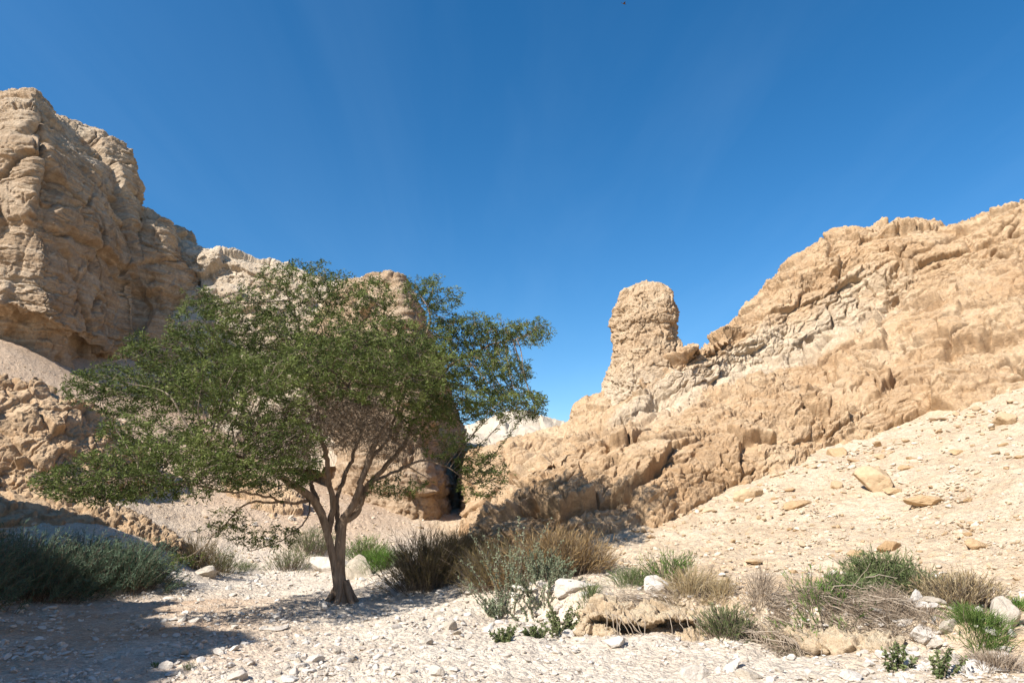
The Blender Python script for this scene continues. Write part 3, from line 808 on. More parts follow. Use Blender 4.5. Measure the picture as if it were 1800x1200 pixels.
# canyon wall out of the frame on the left; its skyline throws the shade over the lower left of the wash
def make_wall():
    X = -13.6
    pts = [(-22, 11.5), (-12, 12.6), (-6, 12.2), (-3.2, 11.8), (-1.2, 11.7), (0.4, 11.9), (1.6, 11.2), (3.5, 9.9), (5.9, 8.7), (7.6, 7.8), (8.8, 6.9), (9.6, 6.2), (10.2, 7.0), (11.2, 7.3), (12.6, 7.4), (14.0, 6.0), (16, 4.0)]
    cols = []
    for y, h in pts:
        fo = 1.0 if y < 9 else 0.15
        cols.append([(X + 3.6 * fo, y, -0.4), (X + 1.6 * fo, y, 0.9), (X + 0.9 * fo, y, h * 0.35), (X + 0.5, y, h * 0.7), (X, y, h), (X - 3, y, h * 0.8), (X - 7, y, h * 0.35), (X - 9, y, 1)])
    net = np.array(tr(cols))
    nu, nv = int(340 * Q), int(200 * Q)
    N = net.shape[1]
    rows = np.stack([catmull(r, np.linspace(0, N - 1, nu)) for r in net])
    tv = np.linspace(0, len(net) - 1, nv); i = np.clip(tv.astype(int), 0, len(net) - 2); f = (tv - i)[:, None, None]
    G = rows[i] * (1 - f) + rows[i + 1] * f
    n = np.cross(np.gradient(G, axis=1), np.gradient(G, axis=0)); n /= np.linalg.norm(n, axis=2, keepdims=True) + 1e-9
    if n[:nv // 2, :, 0].sum() < 0: n = -n
    P = G.reshape(-1, 3)
    D = rock_disp(P, 131, fb=(3, 0.2), cells=((1.3, 0.2, 0.9), (0.5, 0.08, 0.8)), strata=(0.7, 0.10, (0, 0, 1)))
    P = P + n.reshape(-1, 3) * D[:, None]
    o = link('unseen_canyon_wall', mesh_np('unseen_canyon_wall', P, grid_faces(nv, nu), [M_LEFT]))
    tag(o, 'buff canyon wall beside the wash at the near left', 'cliff', kind='structure')
    # unseen right-hand canyon side behind the viewer, added to bounce warm light
    cols = []
    for y, h in ((-30, 13), (-20, 14), (-12, 12.5), (-6, 12), (-1, 10.5), (3, 9)):
        x0 = 10.5 + max(0, y + 6) * .45
        cols.append([(x0 - 1.5, y, -1.0), (x0, y, h * .12), (x0 + 2.2, y, h * .45), (x0 + 3.4, y, h * .8), (x0 + 4.4, y, h), (x0 + 8, y, h * .9), (x0 + 12, y, 1)])
    net = np.array(tr(cols)); N = net.shape[1]
    rows = np.stack([catmull(r, np.linspace(0, N - 1, 220)) for r in net])
    tv = np.linspace(0, len(net) - 1, 140); i = np.clip(tv.astype(int), 0, len(net) - 2); f = (tv - i)[:, None, None]
    G = rows[i] * (1 - f) + rows[i + 1] * f
    P = G.reshape(-1, 3); D = rock_disp(P, 137, fb=(3, 0.25), cells=((1.5, 0.25, 0.9), (0.6, 0.1, 0.8)))
    P = P + np.array([-.8, -.2, .55]) * D[:, None]
    o = link('unseen_canyon_wall', mesh_np('unseen_canyon_wall', P, grid_faces(140, 220), [M_RIGHT]))
    tag(o, 'unseen ochre canyon side behind the viewer on the right, added for warm bounce light', 'cliff', kind='structure')
make_wall()

tick('tubes, leaves')
# ------------------------------------------------------------------ tubes, leaves
class Soup:
    """collects geometry for one mesh"""
    def __init__(self): self.V, self.F3, self.F4, self.n, self.A, self.m3, self.m4 = [], [], [], 0, [], [], []
    def add(self, V, F, tint=0.5, mi=0):
        V = np.asarray(V, float); F = np.asarray(F)
        self.V.append(V); self.A.append(np.broadcast_to(np.asarray(tint, np.float32), (len(V),)))
        (self.F3 if F.shape[1] == 3 else self.F4).append(F + self.n)
        (self.m3 if F.shape[1] == 3 else self.m4).append(np.full(len(F), mi, np.int32))
        self.n += len(V)
    def mesh(self, name, mats, smooth=True):
        fl, mi = [], []
        if self.F3: fl.append(np.concatenate(self.F3)); mi += self.m3
        if self.F4: fl.append(np.concatenate(self.F4)); mi += self.m4
        return mesh_np(name, np.concatenate(self.V), fl, mats, smooth, np.concatenate(mi), np.concatenate(self.A))
    def tube(self, pts, rad, sides=6, mi=0, tint=0.5, flute=0.0, seed=0):
        pts = np.asarray(pts, float); rad = np.asarray(rad, float)
        d = np.gradient(pts, axis=0); d /= np.linalg.norm(d, axis=1, keepdims=True) + 1e-9
        ref = np.where(np.abs(d[:, 2:3]) > 0.92, np.array([[1.0, 0.15, 0]]), np.array([[0, 0, 1.0]]))
        if np.abs(d[:, 2]).mean() > 0.5: ref = np.broadcast_to(np.array([[0.2, -1.0, 0.05]]), d.shape)
        u = np.cross(d, ref); u /= np.linalg.norm(u, axis=1, keepdims=True) + 1e-9
        v = np.cross(d, u)
        th = np.arange(sides) * 2 * np.pi / sides
        rr = rad[:, None] * np.ones(sides)
        if flute:
            k = np.arange(len(pts))[:, None]
            rr = rr * (1 + flute * np.sin(3 * th + 0.06 * k + seed) + flute * 0.6 * np.sin(5 * th - 0.11 * k + 2 * seed) + flute * 0.35 * np.sin(9 * th + 0.23 * k))
        V = pts[:, None] + rr[..., None] * (np.cos(th)[None, :, None] * u[:, None] + np.sin(th)[None, :, None] * v[:, None])
        n = len(pts); i = np.arange(n * sides).reshape(n, sides); j = np.roll(i, -1, 1)
        F = np.stack([i[:-1], j[:-1], j[1:], i[1:]], -1).reshape(-1, 4)
        self.add(V.reshape(-1, 3), F, tint, mi)
    def blades(self, base, direc, length, width, r, tint, mi=0, bend=0.0, up=None):
        """n thin pointed leaves: base (n,3), direc (n,3); one bent quad pair each"""
        n = len(base)
        direc = direc / (np.linalg.norm(direc, axis=1, keepdims=True) + 1e-9)
        rnd = r.normal(size=(n, 3))
        side = np.cross(direc, rnd); side /= np.linalg.norm(side, axis=1, keepdims=True) + 1e-9
        length = np.broadcast_to(length, (n,))[:, None]; width = np.broadcast_to(width, (n,))[:, None]
        m = base + direc * length * 0.5
        t = base + direc * length
        if bend: t = t - np.array([0, 0, 1.0]) * bend * length
        V = np.stack([base, m - side * width / 2, t, m + side * width / 2], 1).reshape(-1, 3)
        i = np.arange(n)[:, None] * 4
        self.add(V, np.concatenate([i, i + 1, i + 2, i + 3], 1), np.repeat(np.broadcast_to(tint, (n,)), 4), mi)


def polyline(pts, step):
    pts = np.asarray(pts, float)
    seg = np.linalg.norm(np.diff(pts[:, :3], axis=0), axis=1)
    cum = np.concatenate([[0], np.cumsum(seg)])
    n = max(2, int(cum[-1] / step) + 1)
    t = np.interp(np.linspace(0, cum[-1], n), cum, np.arange(len(pts)))
    return catmull(pts, t)


tick('the acacia')
# ------------------------------------------------------------------ the acacia
def make_acacia():
    r = np.random.default_rng(23)
    Y0 = 13.0
    base = flat(600, 1062, 0.0); base[2] = ground_z(base[0], base[1])[0]
    root = bpy.data.objects.new('acacia_tree', None); COL.objects.link(root)
    root.location = base
    tag(root, 'spreading umbrella acacia with feathery green crown and forked trunk on the gravel wash', 'tree')
    K = 13.0 / 1200 / 1.03

    def L(*p):   # (px, py, dY, radius)
        return np.array([[*at(a, b, Y0 + c), d] for a, b, c, d in p])
    trunk = [L((600, 1075, 0, 0.168), (600, 1058, 0, 0.139), (599, 1035, 0, 0.113), (597, 1005, 0, 0.097), (597, 975, 0, 0.092), (598, 950, 0, 0.092), (601, 925, .02, 0.084), (606, 905, .05, 0.071)),
             L((595, 1045, -.04, 0.076), (590, 1005, -.05, 0.071), (582, 965, -.06, 0.067), (574, 930, -.06, 0.067), (566, 903, -.05, 0.071))]
    limbs = [
        L((566, 905, -.05, 0.0779), (553, 882, -.1, 0.0738), (535, 865, -.2, 0.0697), (508, 848, -.5, 0.0574), (470, 825, -1.0, 0.0410), (420, 800, -1.6, 0.0295), (350, 775, -2.2, 0.0180)),
        L((577, 935, 0, 0.0615), (580, 897, .1, 0.0574), (574, 850, .15, 0.0492), (570, 803, .1, 0.0451), (566, 765, 0, 0.0394), (569, 733, -.1, 0.0328), (600, 701, -.3, 0.0246), (612, 680, -.5, 0.0164)),
        L((572, 912, .05, 0.0492), (556, 874, .3, 0.0451), (543, 845, .6, 0.0410), (538, 812, .9, 0.0344), (525, 770, 1.3, 0.0279), (490, 700, 1.6, 0.0197), (450, 620, 1.6, 0.0115)),
        L((594, 935, .1, 0.0451), (592, 869, .5, 0.0451), (606, 820, .9, 0.0410), (618, 780, 1.3, 0.0344), (640, 720, 1.6, 0.0279), (650, 640, 1.5, 0.0197), (640, 570, 1.2, 0.0115)),
        L((606, 908, .05, 0.0697), (622, 885, 0, 0.0656), (643, 828, -.1, 0.0558), (655, 790, -.1, 0.0451), (667, 765, -.3, 0.0369), (700, 700, -.6, 0.0246), (720, 650, -.8, 0.0148)),
        L((607, 915, .08, 0.0656), (628, 900, .2, 0.0615), (650, 852, .4, 0.0533), (676, 827, .6, 0.0476), (709, 795, .8, 0.0426), (725, 760, 1.0, 0.0377), (755, 705, 1.1, 0.0328), (800, 642, 1.2, 0.0262), (850, 616, 1.2, 0.0197), (920, 590, 1.1, 0.0107)),
        L((650, 852, .4, 0.0328), (657, 845, .3, 0.0295), (704, 822, 0, 0.0246), (748, 806, -.2, 0.0197), (785, 818, -.3, 0.0131), (830, 850, -.3, 0.0074)),
        L((646, 822, -.1, 0.0369), (664, 795, .1, 0.0344), (687, 772, .3, 0.0312), (705, 729, .5, 0.0262), (735, 640, .8, 0.0213), (754, 566, 1.0, 0.0148), (740, 520, 1.0, 0.0082)),
        L((549, 878, -.1, 0.0328), (531, 881, -.3, 0.0279), (496, 885, -.7, 0.0246), (453, 880, -1.0, 0.0197), (421, 900, -1.1, 0.0148), (395, 925, -1.1, 0.0107), (345, 970, -1.0, 0.0057)),
        L((545, 875, -.1, 0.0246), (544, 893, -.4, 0.0164), (533, 916, -.7, 0.0131), (507, 940, -.9, 0.0107), (440, 968, -1.0, 0.0049)),
        L((496, 885, -.7, 0.0197), (453, 871, -1.2, 0.0180), (400, 864, -1.8, 0.0164), (330, 850, -2.5, 0.0139), (250, 840, -3.0, 0.0098), (170, 850, -3.3, 0.0057)),
        L((566, 765, 0, 0.0279), (548, 745, .2, 0.0246), (508, 736, .3, 0.0213), (460, 735, .1, 0.0164), (390, 700, -.2, 0.0107)),
        L((562, 745, .0, 0.0295), (555, 700, .3, 0.0246), (540, 620, .5, 0.0197), (526, 577, .5, 0.0164), (515, 537, .4, 0.0115), (490, 500, .3, 0.0066)),
        L((600, 701, -.3, 0.0197), (620, 640, -.1, 0.0180), (626, 580, .1, 0.0148), (655, 562, .2, 0.0107), (676, 535, .2, 0.0066)),
        L((540, 620, .5, 0.0164), (560, 570, .6, 0.0131), (580, 520, .6, 0.0090), (570, 470, .6, 0.0049)),
        L((704, 822, 0, 0.0148), (732, 831, -.1, 0.0107), (760, 848, -.1, 0.0066)),
    ]
    # --- main wood
    s = Soup()
    for k, p in enumerate(trunk):
        q = polyline(p, 0.03)
        s.tube(q[:, :3], q[:, 3], 22, flute=0.075, seed=k * 1.7)
    for a in np.linspace(0, 2 * np.pi, 7)[:-1] + 0.4:      # root flares
        q = polyline(np.array([[base[0] + .06 * math.cos(a), base[1] + .06 * math.sin(a), base[2] + .36, .05], [base[0] + .22 * math.cos(a), base[1] + .17 * math.sin(a), base[2] + .06, .05], [base[0] + .38 * math.cos(a), base[1] + .38 * math.sin(a), base[2] - .1, .03]]), 0.04)
        s.tube(q[:, :3], q[:, 3], 8)
    def local(o):
        o.parent = root; o.location = -root.location
        return o
    local(link('trunk', s.mesh('trunk', [M_BARK])))
    N, PAR, RAD = [], [], []
    limb_pts = []
    for k, p in enumerate(limbs):
        q = polyline(p, 0.07)
        w = np.cumsum(r.normal(size=(len(q), 3)) * 0.012, axis=0); w -= np.linspace(0, 1, len(q))[:, None] * w[-1]
        q[:, :3] += w * (q[:, 3:4] < 0.06)
        s = Soup(); s.tube(q[:, :3], q[:, 3], 14 if q[0, 3] > .05 else 9, flute=0.06, seed=k)
        local(link('limb', s.mesh('limb', [M_BARK])))
        limb_pts.append(q)
    # --- crown envelope (photo place, depth offset, half-sizes in photo pixels and metres, attractors, leafy)
    blobs = [(235, 690, -1.0, 110, 45, 1.2, 420, 1), (180, 850, -3.1, 95, 30, .9, 700, 1), (290, 825, -2.7, 120, 46, 1.1, 1000, 1), (250, 760, -1.8, 60, 30, .8, 150, 1),
             (400, 590, -.2, 95, 70, 1.5, 520, 1), (330, 640, -.6, 110, 55, 1.5, 520, 1), (440, 690, -1.5, 150, 60, 1.6, 760, 1), (420, 770, -1.9, 130, 48, 1.2, 620, 1),
             (560, 600, .2, 130, 60, 1.8, 500, 1), (640, 630, -.6, 130, 55, 1.6, 560, 1), (560, 655, -1.3, 150, 34, 1.4, 380, 1), (690, 670, -1.0, 100, 55, 1.3, 520, 1),
             (740, 640, -.2, 70, 50, 1.2, 300, 1), (540, 505, .3, 90, 40, 1.3, 240, 1), (630, 525, .2, 75, 40, 1.3, 200, 1), (760, 520, .9, 65, 38, 1.0, 170, 1), (480, 540, .2, 70, 45, 1.2, 240, 1),
             (840, 590, 1.2, 95, 38, 1.2, 900, 1), (930, 585, 1.1, 58, 25, .8, 380, 1), (790, 590, 1.1, 60, 45, 1.0, 420, 1), (860, 655, .9, 90, 46, 1.1, 1100, 1), (905, 712, .6, 66, 32, .9, 800, 1),
             (805, 712, .3, 90, 34, 1.1, 480, 1), (745, 735, -.2, 60, 40, 1.0, 220, 1), (845, 835, -.3, 52, 42, .6, 200, 1), (800, 790, -.2, 45, 40, .7, 100, 1), (690, 865, -.2, 50, 18, .4, 40, 1),
             (490, 820, -1.6, 70, 40, .9, 300, 1), (400, 830, -2.2, 90, 36, .9, 480, 1), (400, 925, -1.1, 50, 30, .4, 60, 1), (480, 945, -.9, 60, 22, .4, 70, 1), (330, 980, -1.0, 30, 18, .3, 24, 1), (120, 850, -3.4, 40, 16, .5, 70, 1),
             (180, 672, -1.0, 45, 22, .7, 80, 1), (700, 600, .2, 60, 45, 1.2, 200, 1), (370, 540, .0, 45, 30, .9, 90, 1),
             (600, 735, -.1, 105, 55, 1.1, 620, 0), (500, 765, -.3, 75, 50, 1.0, 330, 0), (690, 770, .1, 65, 40, .9, 140, 0),
             (560, 640, 2.2, 130, 60, 1.3, 560, 1), (660, 640, 2.2, 110, 60, 1.3, 520, 1), (470, 650, 2.0, 110, 55, 1.2, 420, 1), (750, 650, 2.4, 80, 50, 1.1, 300, 1), (620, 690, 3.0, 110, 40, 1.0, 300, 1)]
    A, LF = [], []
    for px, py, dY, rx, ry, rz, n, leafy in blobs:
        n = int(n * 3.6)
        u = r.normal(size=(n, 3)); u /= np.linalg.norm(u, axis=1, keepdims=True)
        u *= r.random((n, 1)) ** (1 / 2.4)
        P = at(px, py, Y0 + dY) + u * np.array([rx * K, rz, ry * K])
        A.append(P); LF.append(np.full(n, leafy))
    A = np.concatenate(A); LF = np.concatenate(LF)
    keep = (fbm(A / np.array([0.9, 0.9, 0.34]), 77, 2) > -0.10) | (r.random(len(A)) < 0.22)
    A, LF = A[keep], LF[keep]
    # --- space colonisation from the limbs
    pos, par = [], []
    for q in limb_pts:
        st = 0
        for m in range(st, len(q)):
            pos.append(q[m, :3]); par.append(-1)
    n_limb = len(pos)
    limb_rad = np.concatenate([q[:, 3] for q in limb_pts])
    pos = list(pos)
    bd = np.full(len(A), 1e9); bi = np.zeros(len(A), int)
    alive = np.ones(len(A), bool)
    newP = np.array(pos); new0 = 0
    STEP, KILL = 0.085, 0.10
    pen = np.zeros(n_limb)
    pen[limb_rad > 0.05] = 0.8         # thick wood does not sprout twigs
    for it in range(130):
        ia = np.nonzero(alive)[0]
        if not len(ia) or not len(newP): break
        for c in range(0, len(ia), 1500):
            idx = ia[c:c + 1500]
            D = np.sqrt(((A[idx, None] - newP[None])**2).sum(-1))
            if new0 == 0: D = D + pen[None]
            j = D.argmin(1); d = D[np.arange(len(idx)), j]
            b = d < bd[idx]
            bd[idx[b]] = d[b]; bi[idx[b]] = j[b] + new0
        alive &= ~(bd < KILL)
        ia = np.nonzero(alive)[0]
        if not len(ia): break
        allp = np.array(pos)
        dirs = A[ia] - allp[bi[ia]]
        dirs /= np.linalg.norm(dirs, axis=1, keepdims=True) + 1e-9
        acc = np.zeros((len(pos), 3)); np.add.at(acc, bi[ia], dirs)
        g = np.unique(bi[ia])
        v = acc[g] * np.array([1, 1, .8]) + r.normal(size=(len(g), 3)) * np.array([.36, .36, .26])
        v /= np.linalg.norm(v, axis=1, keepdims=True) + 1e-9
        np_ = allp[g] + v * STEP
        new0 = len(pos); newP = np_
        pos.extend(np_); par.extend(g.tolist())
    pos = np.array(pos); par = np.array(par)
    n = len(pos)
    # radii by the pipe model
    kids = np.bincount(par[par >= 0], minlength=n)
    acc = np.zeros(n); rad = np.zeros(n)
    for i in range(n - 1, n_limb - 1, -1):
        rad[i] = max(0.0030, acc[i] ** (1 / 2.35)) if kids[i] else 0.0030
        acc[par[i]] += rad[i] ** 2.35
    rad[n_limb:] = np.minimum(rad[n_limb:], 0.03)
    rad[:n_limb] = limb_rad
    # chains of twigs
    best = np.full(n, -1); bestr = np.zeros(n)
    for i in range(n_limb, n):
        p = par[i]
        if p >= n_limb and rad[i] > bestr[p]: best[p] = i; bestr[p] = rad[i]
    s = Soup()
    for i in range(n_limb, n):
        p = par[i]
        if p >= n_limb and best[p] == i: continue
        ch = [p, i]; rr = [min(rad[i] * 1.15, max(rad[p], rad[i])), rad[i]]
        while best[ch[-1]] >= 0:
            ch.append(best[ch[-1]]); rr.append(rad[ch[-1]])
        if len(ch) < 2: continue
        P = pos[ch]
        s.tube(P, rr, 5 if max(rr) > 0.012 else 3, mi=0)
    # nearest attractor decides whether a twig carries leaves
    tips = np.arange(n_limb, n)
    leafy = np.ones(len(tips), bool)
    for c in range(0, len(tips), 1500):
        q = pos[tips[c:c + 1500]]
        D = ((q[:, None] - A[None])**2).sum(-1)
        j = D.argmin(1); leafy[c:c + 1500] = LF[j] > 0
    dirn = pos[tips] - pos[par[tips]]; dirn /= np.linalg.norm(dirn, axis=1, keepdims=True) + 1e-9
    thin = rad[tips] < 0.0085
    # leafless fine dead twigs in the hollow of the crown
    dead = tips[(~leafy) & thin]
    for rep in range(5):
        q = pos[dead]; dd = dirn[dead - n_limb] + r.normal(size=(len(dead), 3)) * 0.8
        s.blades(q, dd, r.uniform(.12, .40, len(dead)), 0.011, r, 0.5, mi=0, bend=0.15)
    lt = tips[leafy & thin]
    cl = fbm(pos[lt] / np.array([.30, .30, .17]), 91, 2)
    lt = lt[(cl > 0.0) | (r.random(len(lt)) < 0.12)]
    clump = 0.45 + 0.95 * fbm(pos[lt] / 0.55, 5, 3) + r.normal(size=len(lt)) * 0.08
    nl = 15
    for rep in range(nl):
        q = pos[lt] + dirn[lt - n_limb] * r.uniform(-.06, .06, (len(lt), 1)) + r.normal(size=(len(lt), 3)) * 0.022
        dd = dirn[lt - n_limb] * 0.55 + r.normal(size=(len(lt), 3)) * np.array([.75, .75, .5]) + np.array([0, 0, .18])
        s.blades(q, dd, r.uniform(.04, .10, len(lt)), r.uniform(.012, .025, len(lt)), r, np.clip(clump + r.normal(size=len(lt)) * .12, 0, 1), mi=1, bend=0.1)
    print('acacia nodes', n, 'leaf nodes', len(lt))
    local(link('crown', s.mesh('crown', [M_TWIG, M_ACACIA], smooth=False)))
make_acacia()

tick('stones')
# ------------------------------------------------------------------ stones
def ico(sub):
    import bmesh
    bm = bmesh.new(); bmesh.ops.create_icosphere(bm, subdivisions=sub, radius=1.0)
    V = np.array([v.co[:] for v in bm.verts]); F = np.array([[v.index for v in f.verts] for f in bm.faces]); bm.free()
    return V, F
ICO = {k: ico(k) for k in (1, 2, 4)}


def stone_shape(sub, seed, ax=(1, .8, .55), cuts=7, rough=0.06):
    """a weathered, chipped stone: a sphere cut by random planes, then roughened"""
    V, F = ICO[sub]; r = np.random.default_rng(seed)
    V = V.copy()
    for _ in range(cuts):
        n = r.normal(size=3); n /= np.linalg.norm(n); d = r.uniform(.42, .8)
        e = np.maximum(V @ n - d, 0)
        V -= e[:, None] * n * 0.92
    V *= np.array(ax)
    if rough:
        nn = V / np.linalg.norm(V, axis=1, keepdims=True)
        V = V + nn * (rough * 2.2 * fbm(V * 1.7 + seed, seed, 3) + rough * 0.7 * fbm(V * 6 + seed, seed + 3, 3))[:, None]
    return V, F


PROTO = []
for k in range(14):
    r_ = np.random.default_rng(900 + k)
    V, F = stone_shape(4, 900 + k, (1, r_.uniform(.6, .95), r_.uniform(.38, .75)), 13, 0.05)
    PROTO.append(mesh_np('stone', V, F, [M_STONE], smooth=False))
PROTO_B = []
for k in range(8):
    r_ = np.random.default_rng(950 + k)
    V, F = stone_shape(4, 950 + k, (1, r_.uniform(.6, .9), r_.uniform(.45, .75)), 15, 0.045)
    PROTO_B.append(mesh_np('boulder', V, F, [M_BOULDER], smooth=False))


def put_stone(name, px, py, wpx, label, group=None, ochre=False, proto=0, squash=1.0, tilt=(0, 0), rz=None, sink=0.36, cat='stone', pos=None):
    """a stone whose foot stands at a photo place, wpx photo pixels wide"""
    p = on_ground([px], [py])[0] if pos is None else pos
    if np.isnan(p[0]): return None
    s = wpx / 2 * p[1] / 1200 * 1.04
    me = (PROTO_B if ochre else PROTO)[proto % (8 if ochre else 14)]
    o = link(name, me)
    o.scale = (s, s * .9, s * squash)
    o.rotation_euler = (tilt[0], tilt[1], rz if rz is not None else random.uniform(-.5, .5))
    hz = max(abs(v.co.z) for v in me.vertices) * s * squash
    bz = float(ground_z(p[0], p[1] + s * .45)[0])
    o.location = (p[0], p[1] + s * .45, bz + hz * (1 - sink * 2))
    tag(o, label, cat, group)
    return o


BIG = [
    # px, foot py, width px, label, ochre, proto, squash, tilt
    (462, 0, 0, '', 0, 0, 0, 0)]
BIG = [
    (570, 1008, 84, 'large white boulder just left of the acacia trunk at the far wash edge', 0, 0, 1.6, (0.1, 0.1)),
    (630, 1018, 66, 'pale rounded boulder right behind the acacia trunk', 0, 3, 1.5, (0, -0.2)),
    (355, 1012, 40, 'white angular stone under the drooping acacia branch at the far wash edge', 0, 5, 1.1, (0, 0.2)),
    (1320, 882, 62, 'smooth rounded ochre boulder at the foot of the right rock face', 1, 0, 1.15, (0, -0.25)),
    (1556, 868, 84, 'largest wedge-shaped ochre boulder with a shaded underside on the right scree', 1, 1, 1.2, (0, 0.3)),
    (1640, 888, 92, 'broad flat ochre slab just below the wedge-shaped boulder on the scree', 1, 2, 0.55, (0.05, 0.2)),
    (1578, 868, 40, 'small tan stone wedged under the largest scree boulder', 1, 3, 0.7, (0, 0)),
    (1474, 862, 30, 'upright tan stone left of the largest boulder on the scree', 1, 4, 1.2, (0, -0.2)),
    (1410, 896, 60, 'long low tan slab half buried in the scree below the rounded boulder', 1, 5, 0.5, (0, -0.2)),
    (1472, 802, 40, 'tan block where the right rock face meets the scree', 1, 6, 1.0, (0, 0.1)),
    (1512, 978, 44, 'squarish ochre stone on the scree above the grey-green bush', 1, 7, 1.0, (0, 0)),
    (1570, 972, 50, 'rounded ochre boulder on the scree above the grey-green bush', 1, 2, 1.0, (0, .15)),
    (1332, 992, 36, 'flat pale tan slab low on the open scree left of the bushes', 1, 1, 0.5, (0, 0)),
    (1605, 808, 24, 'thin slab standing out of the upper scree', 1, 6, 0.6, (0.2, 0.3)),
    (1600, 828, 32, 'low tan stone beneath the thin slab on the upper scree', 1, 5, 0.6, (0, 0)),
    (1776, 745, 52, 'brown boulder high on the scree at the right edge', 1, 4, 0.9, (0, 0)),
    (1720, 698, 48, 'pale tan block below the overhanging rocks at upper right', 1, 0, 0.8, (0, -.2)),
    (1690, 800, 34, 'tan stone on the upper scree below the overhanging rocks', 1, 3, 0.8, (0, 0)),
    (1730, 965, 52, 'tan stone on the scree above the yellow dry bush', 1, 5, 0.7, (0, .2)),
    (1560, 913, 26, 'thin flat stone below the wedge-shaped scree boulder', 1, 7, 0.5, (0, 0)),
    (1160, 1042, 62, 'large white block behind the dead brush on the terrace', 0, 1, 0.9, (0, 0.15)),
    (1010, 1050, 78, 'broad pale boulder embedded in the terrace right of the silvery saltbush', 0, 2, 0.7, (0, 0)),
    (1000, 1120, 26, 'rounded white stone at the foot of the bank left of the overhang', 0, 4, 1.1, (0, 0)),
    (1030, 1116, 26, 'white stone leaning against the left end of the eroded bank', 0, 6, 1.2, (0, 0.3)),
    (915, 1072, 46, 'pale boulder with a shaded underside in front of the silvery saltbush', 0, 7, 0.8, (0, .2)),
    (955, 1062, 22, 'small white stone at the right foot of the silvery saltbush', 0, 8, .9, (0, 0)),
    (1085, 1140, 44, 'cream stone at the base of the eroded bank', 0, 9, 0.9, (0, 0)),
    (1228, 1196, 56, 'wide cream stone at the bottom edge left of the tilted elongated stone', 0, 10, 0.8, (0, 0)),
    (1288, 1180, 52, 'elongated pale stone tilted on end at the foot of the dead brush', 0, 11, 0.8, (0.2, -0.7)),
    (1322, 1194, 46, 'round white stone right of the tilted elongated stone', 0, 12, 1.2, (0, 0)),
    (1555, 1090, 48, 'white boulder at the right end of the dead brush mat', 0, 13, 0.9, (0, 0.4)),
    (1600, 1105, 42, 'cream egg-shaped boulder below the grey dry bush', 0, 0, 1.1, (0, -0.3)),
    (1640, 1130, 62, 'big white leaning boulder in the pile below the egg-shaped one', 0, 5, 1.1, (0, 0.5)),
    (1685, 1150, 52, 'pale boulder in the lower pile left of the grey dry tuft', 0, 8, 1.0, (0, 0.4)),
    (1780, 1105, 58, 'tall white boulder at the right edge beside the green cushion plant', 0, 1, 1.7, (0, 0.2)),
    (1748, 1112, 36, 'ochre upright stone in front of the green cushion plant', 1, 4, 1.3, (0, .4)),
    (1618, 1065, 34, 'white upright stone left of the yellow dry bush', 0, 3, 1.4, (0, 0)),
    (1648, 1072, 44, 'white blocky stone below the yellow dry bush', 0, 7, 1.1, (0, 0.1)),
    (1750, 1185, 80, 'long white slab along the bottom right corner', 0, 2, 0.5, (0, 0.15)),
    (1500, 1196, 44, 'cream stone below the dead brush at the bottom edge', 0, 4, .8, (0, 0)),
    (1440, 1192, 40, 'white stone at the bottom edge under the brush mat', 0, 6, .8, (0, 0)),
    (551, 1166, 36, 'squarish white stone on the sunlit wash in front of the tree', 0, 9, 0.95, (0, 0)),
    (603, 1166, 38, 'flat oblong white stone right of the squarish one', 0, 10, 0.55, (0, 0)),
    (648, 1178, 22, 'small pale stone with a dark side right of the oblong white stone', 0, 11, 0.9, (0, 0)),
    (535, 1126, 30, 'pale stone with a dark shadow beside the shade edge', 0, 12, 0.9, (0, 0)),
    (478, 1110, 44, 'long low pale stone on the edge of the tree shade', 0, 13, 0.45, (0, 0)),
    (484, 1090, 22, 'bright stone standing in the tree shade left of the trunk', 0, 1, 0.9, (0, 0)),
    (568, 1068, 24, 'rounded stone against the left foot of the acacia trunk', 0, 2, 1.0, (0, 0)),
    (635, 1068, 22, 'pale stone at the right foot of the acacia trunk', 0, 3, 0.8, (0, 0)),
    (600, 1082, 28, 'pale stone just in front of the acacia trunk', 0, 4, 0.7, (0, 0)),
    (410, 1198, 40, 'white stone at the bottom edge where the shade ends', 0, 5, .8, (0, 0)),
    (505, 1200, 38, 'white stone at the bottom edge in front of the squarish one', 0, 6, .9, (0, 0)),
    (797, 1182, 24, 'white block with a dark right side alone on the open wash', 0, 7, 1.0, (0, 0)),
    (770, 1084, 26, 'pale stone at the near edge of the shade right of the trunk', 0, 8, .8, (0, 0)),
    (340, 1096, 26, 'pale rounded stone in the half shade left of the tree', 0, 9, .9, (0, 0)),
    (290, 1178, 30, 'pale stone lying in the shade near the bottom edge', 0, 10, .8, (0, 0)),
    (308, 1188, 24, 'bright stone half in sun at the edge of the left shade', 0, 11, .9, (0, 0)),
    (146, 1042, 26, 'pale stone at the foot of the dark shrubs', 0, 12, .9, (0, 0)),
    (205, 968, 0, '', 0, 0, 1, (0, 0)),
]
for i, (px, py, w, lab, och, pr, sq, tl) in enumerate(BIG):
    if not w: continue
    put_stone('boulder' if w > 45 else 'stone', px, py, w, lab, None, bool(och), pr, sq, tl, rz=0.0 if w > 40 else None, cat='boulder' if w > 45 else 'stone')

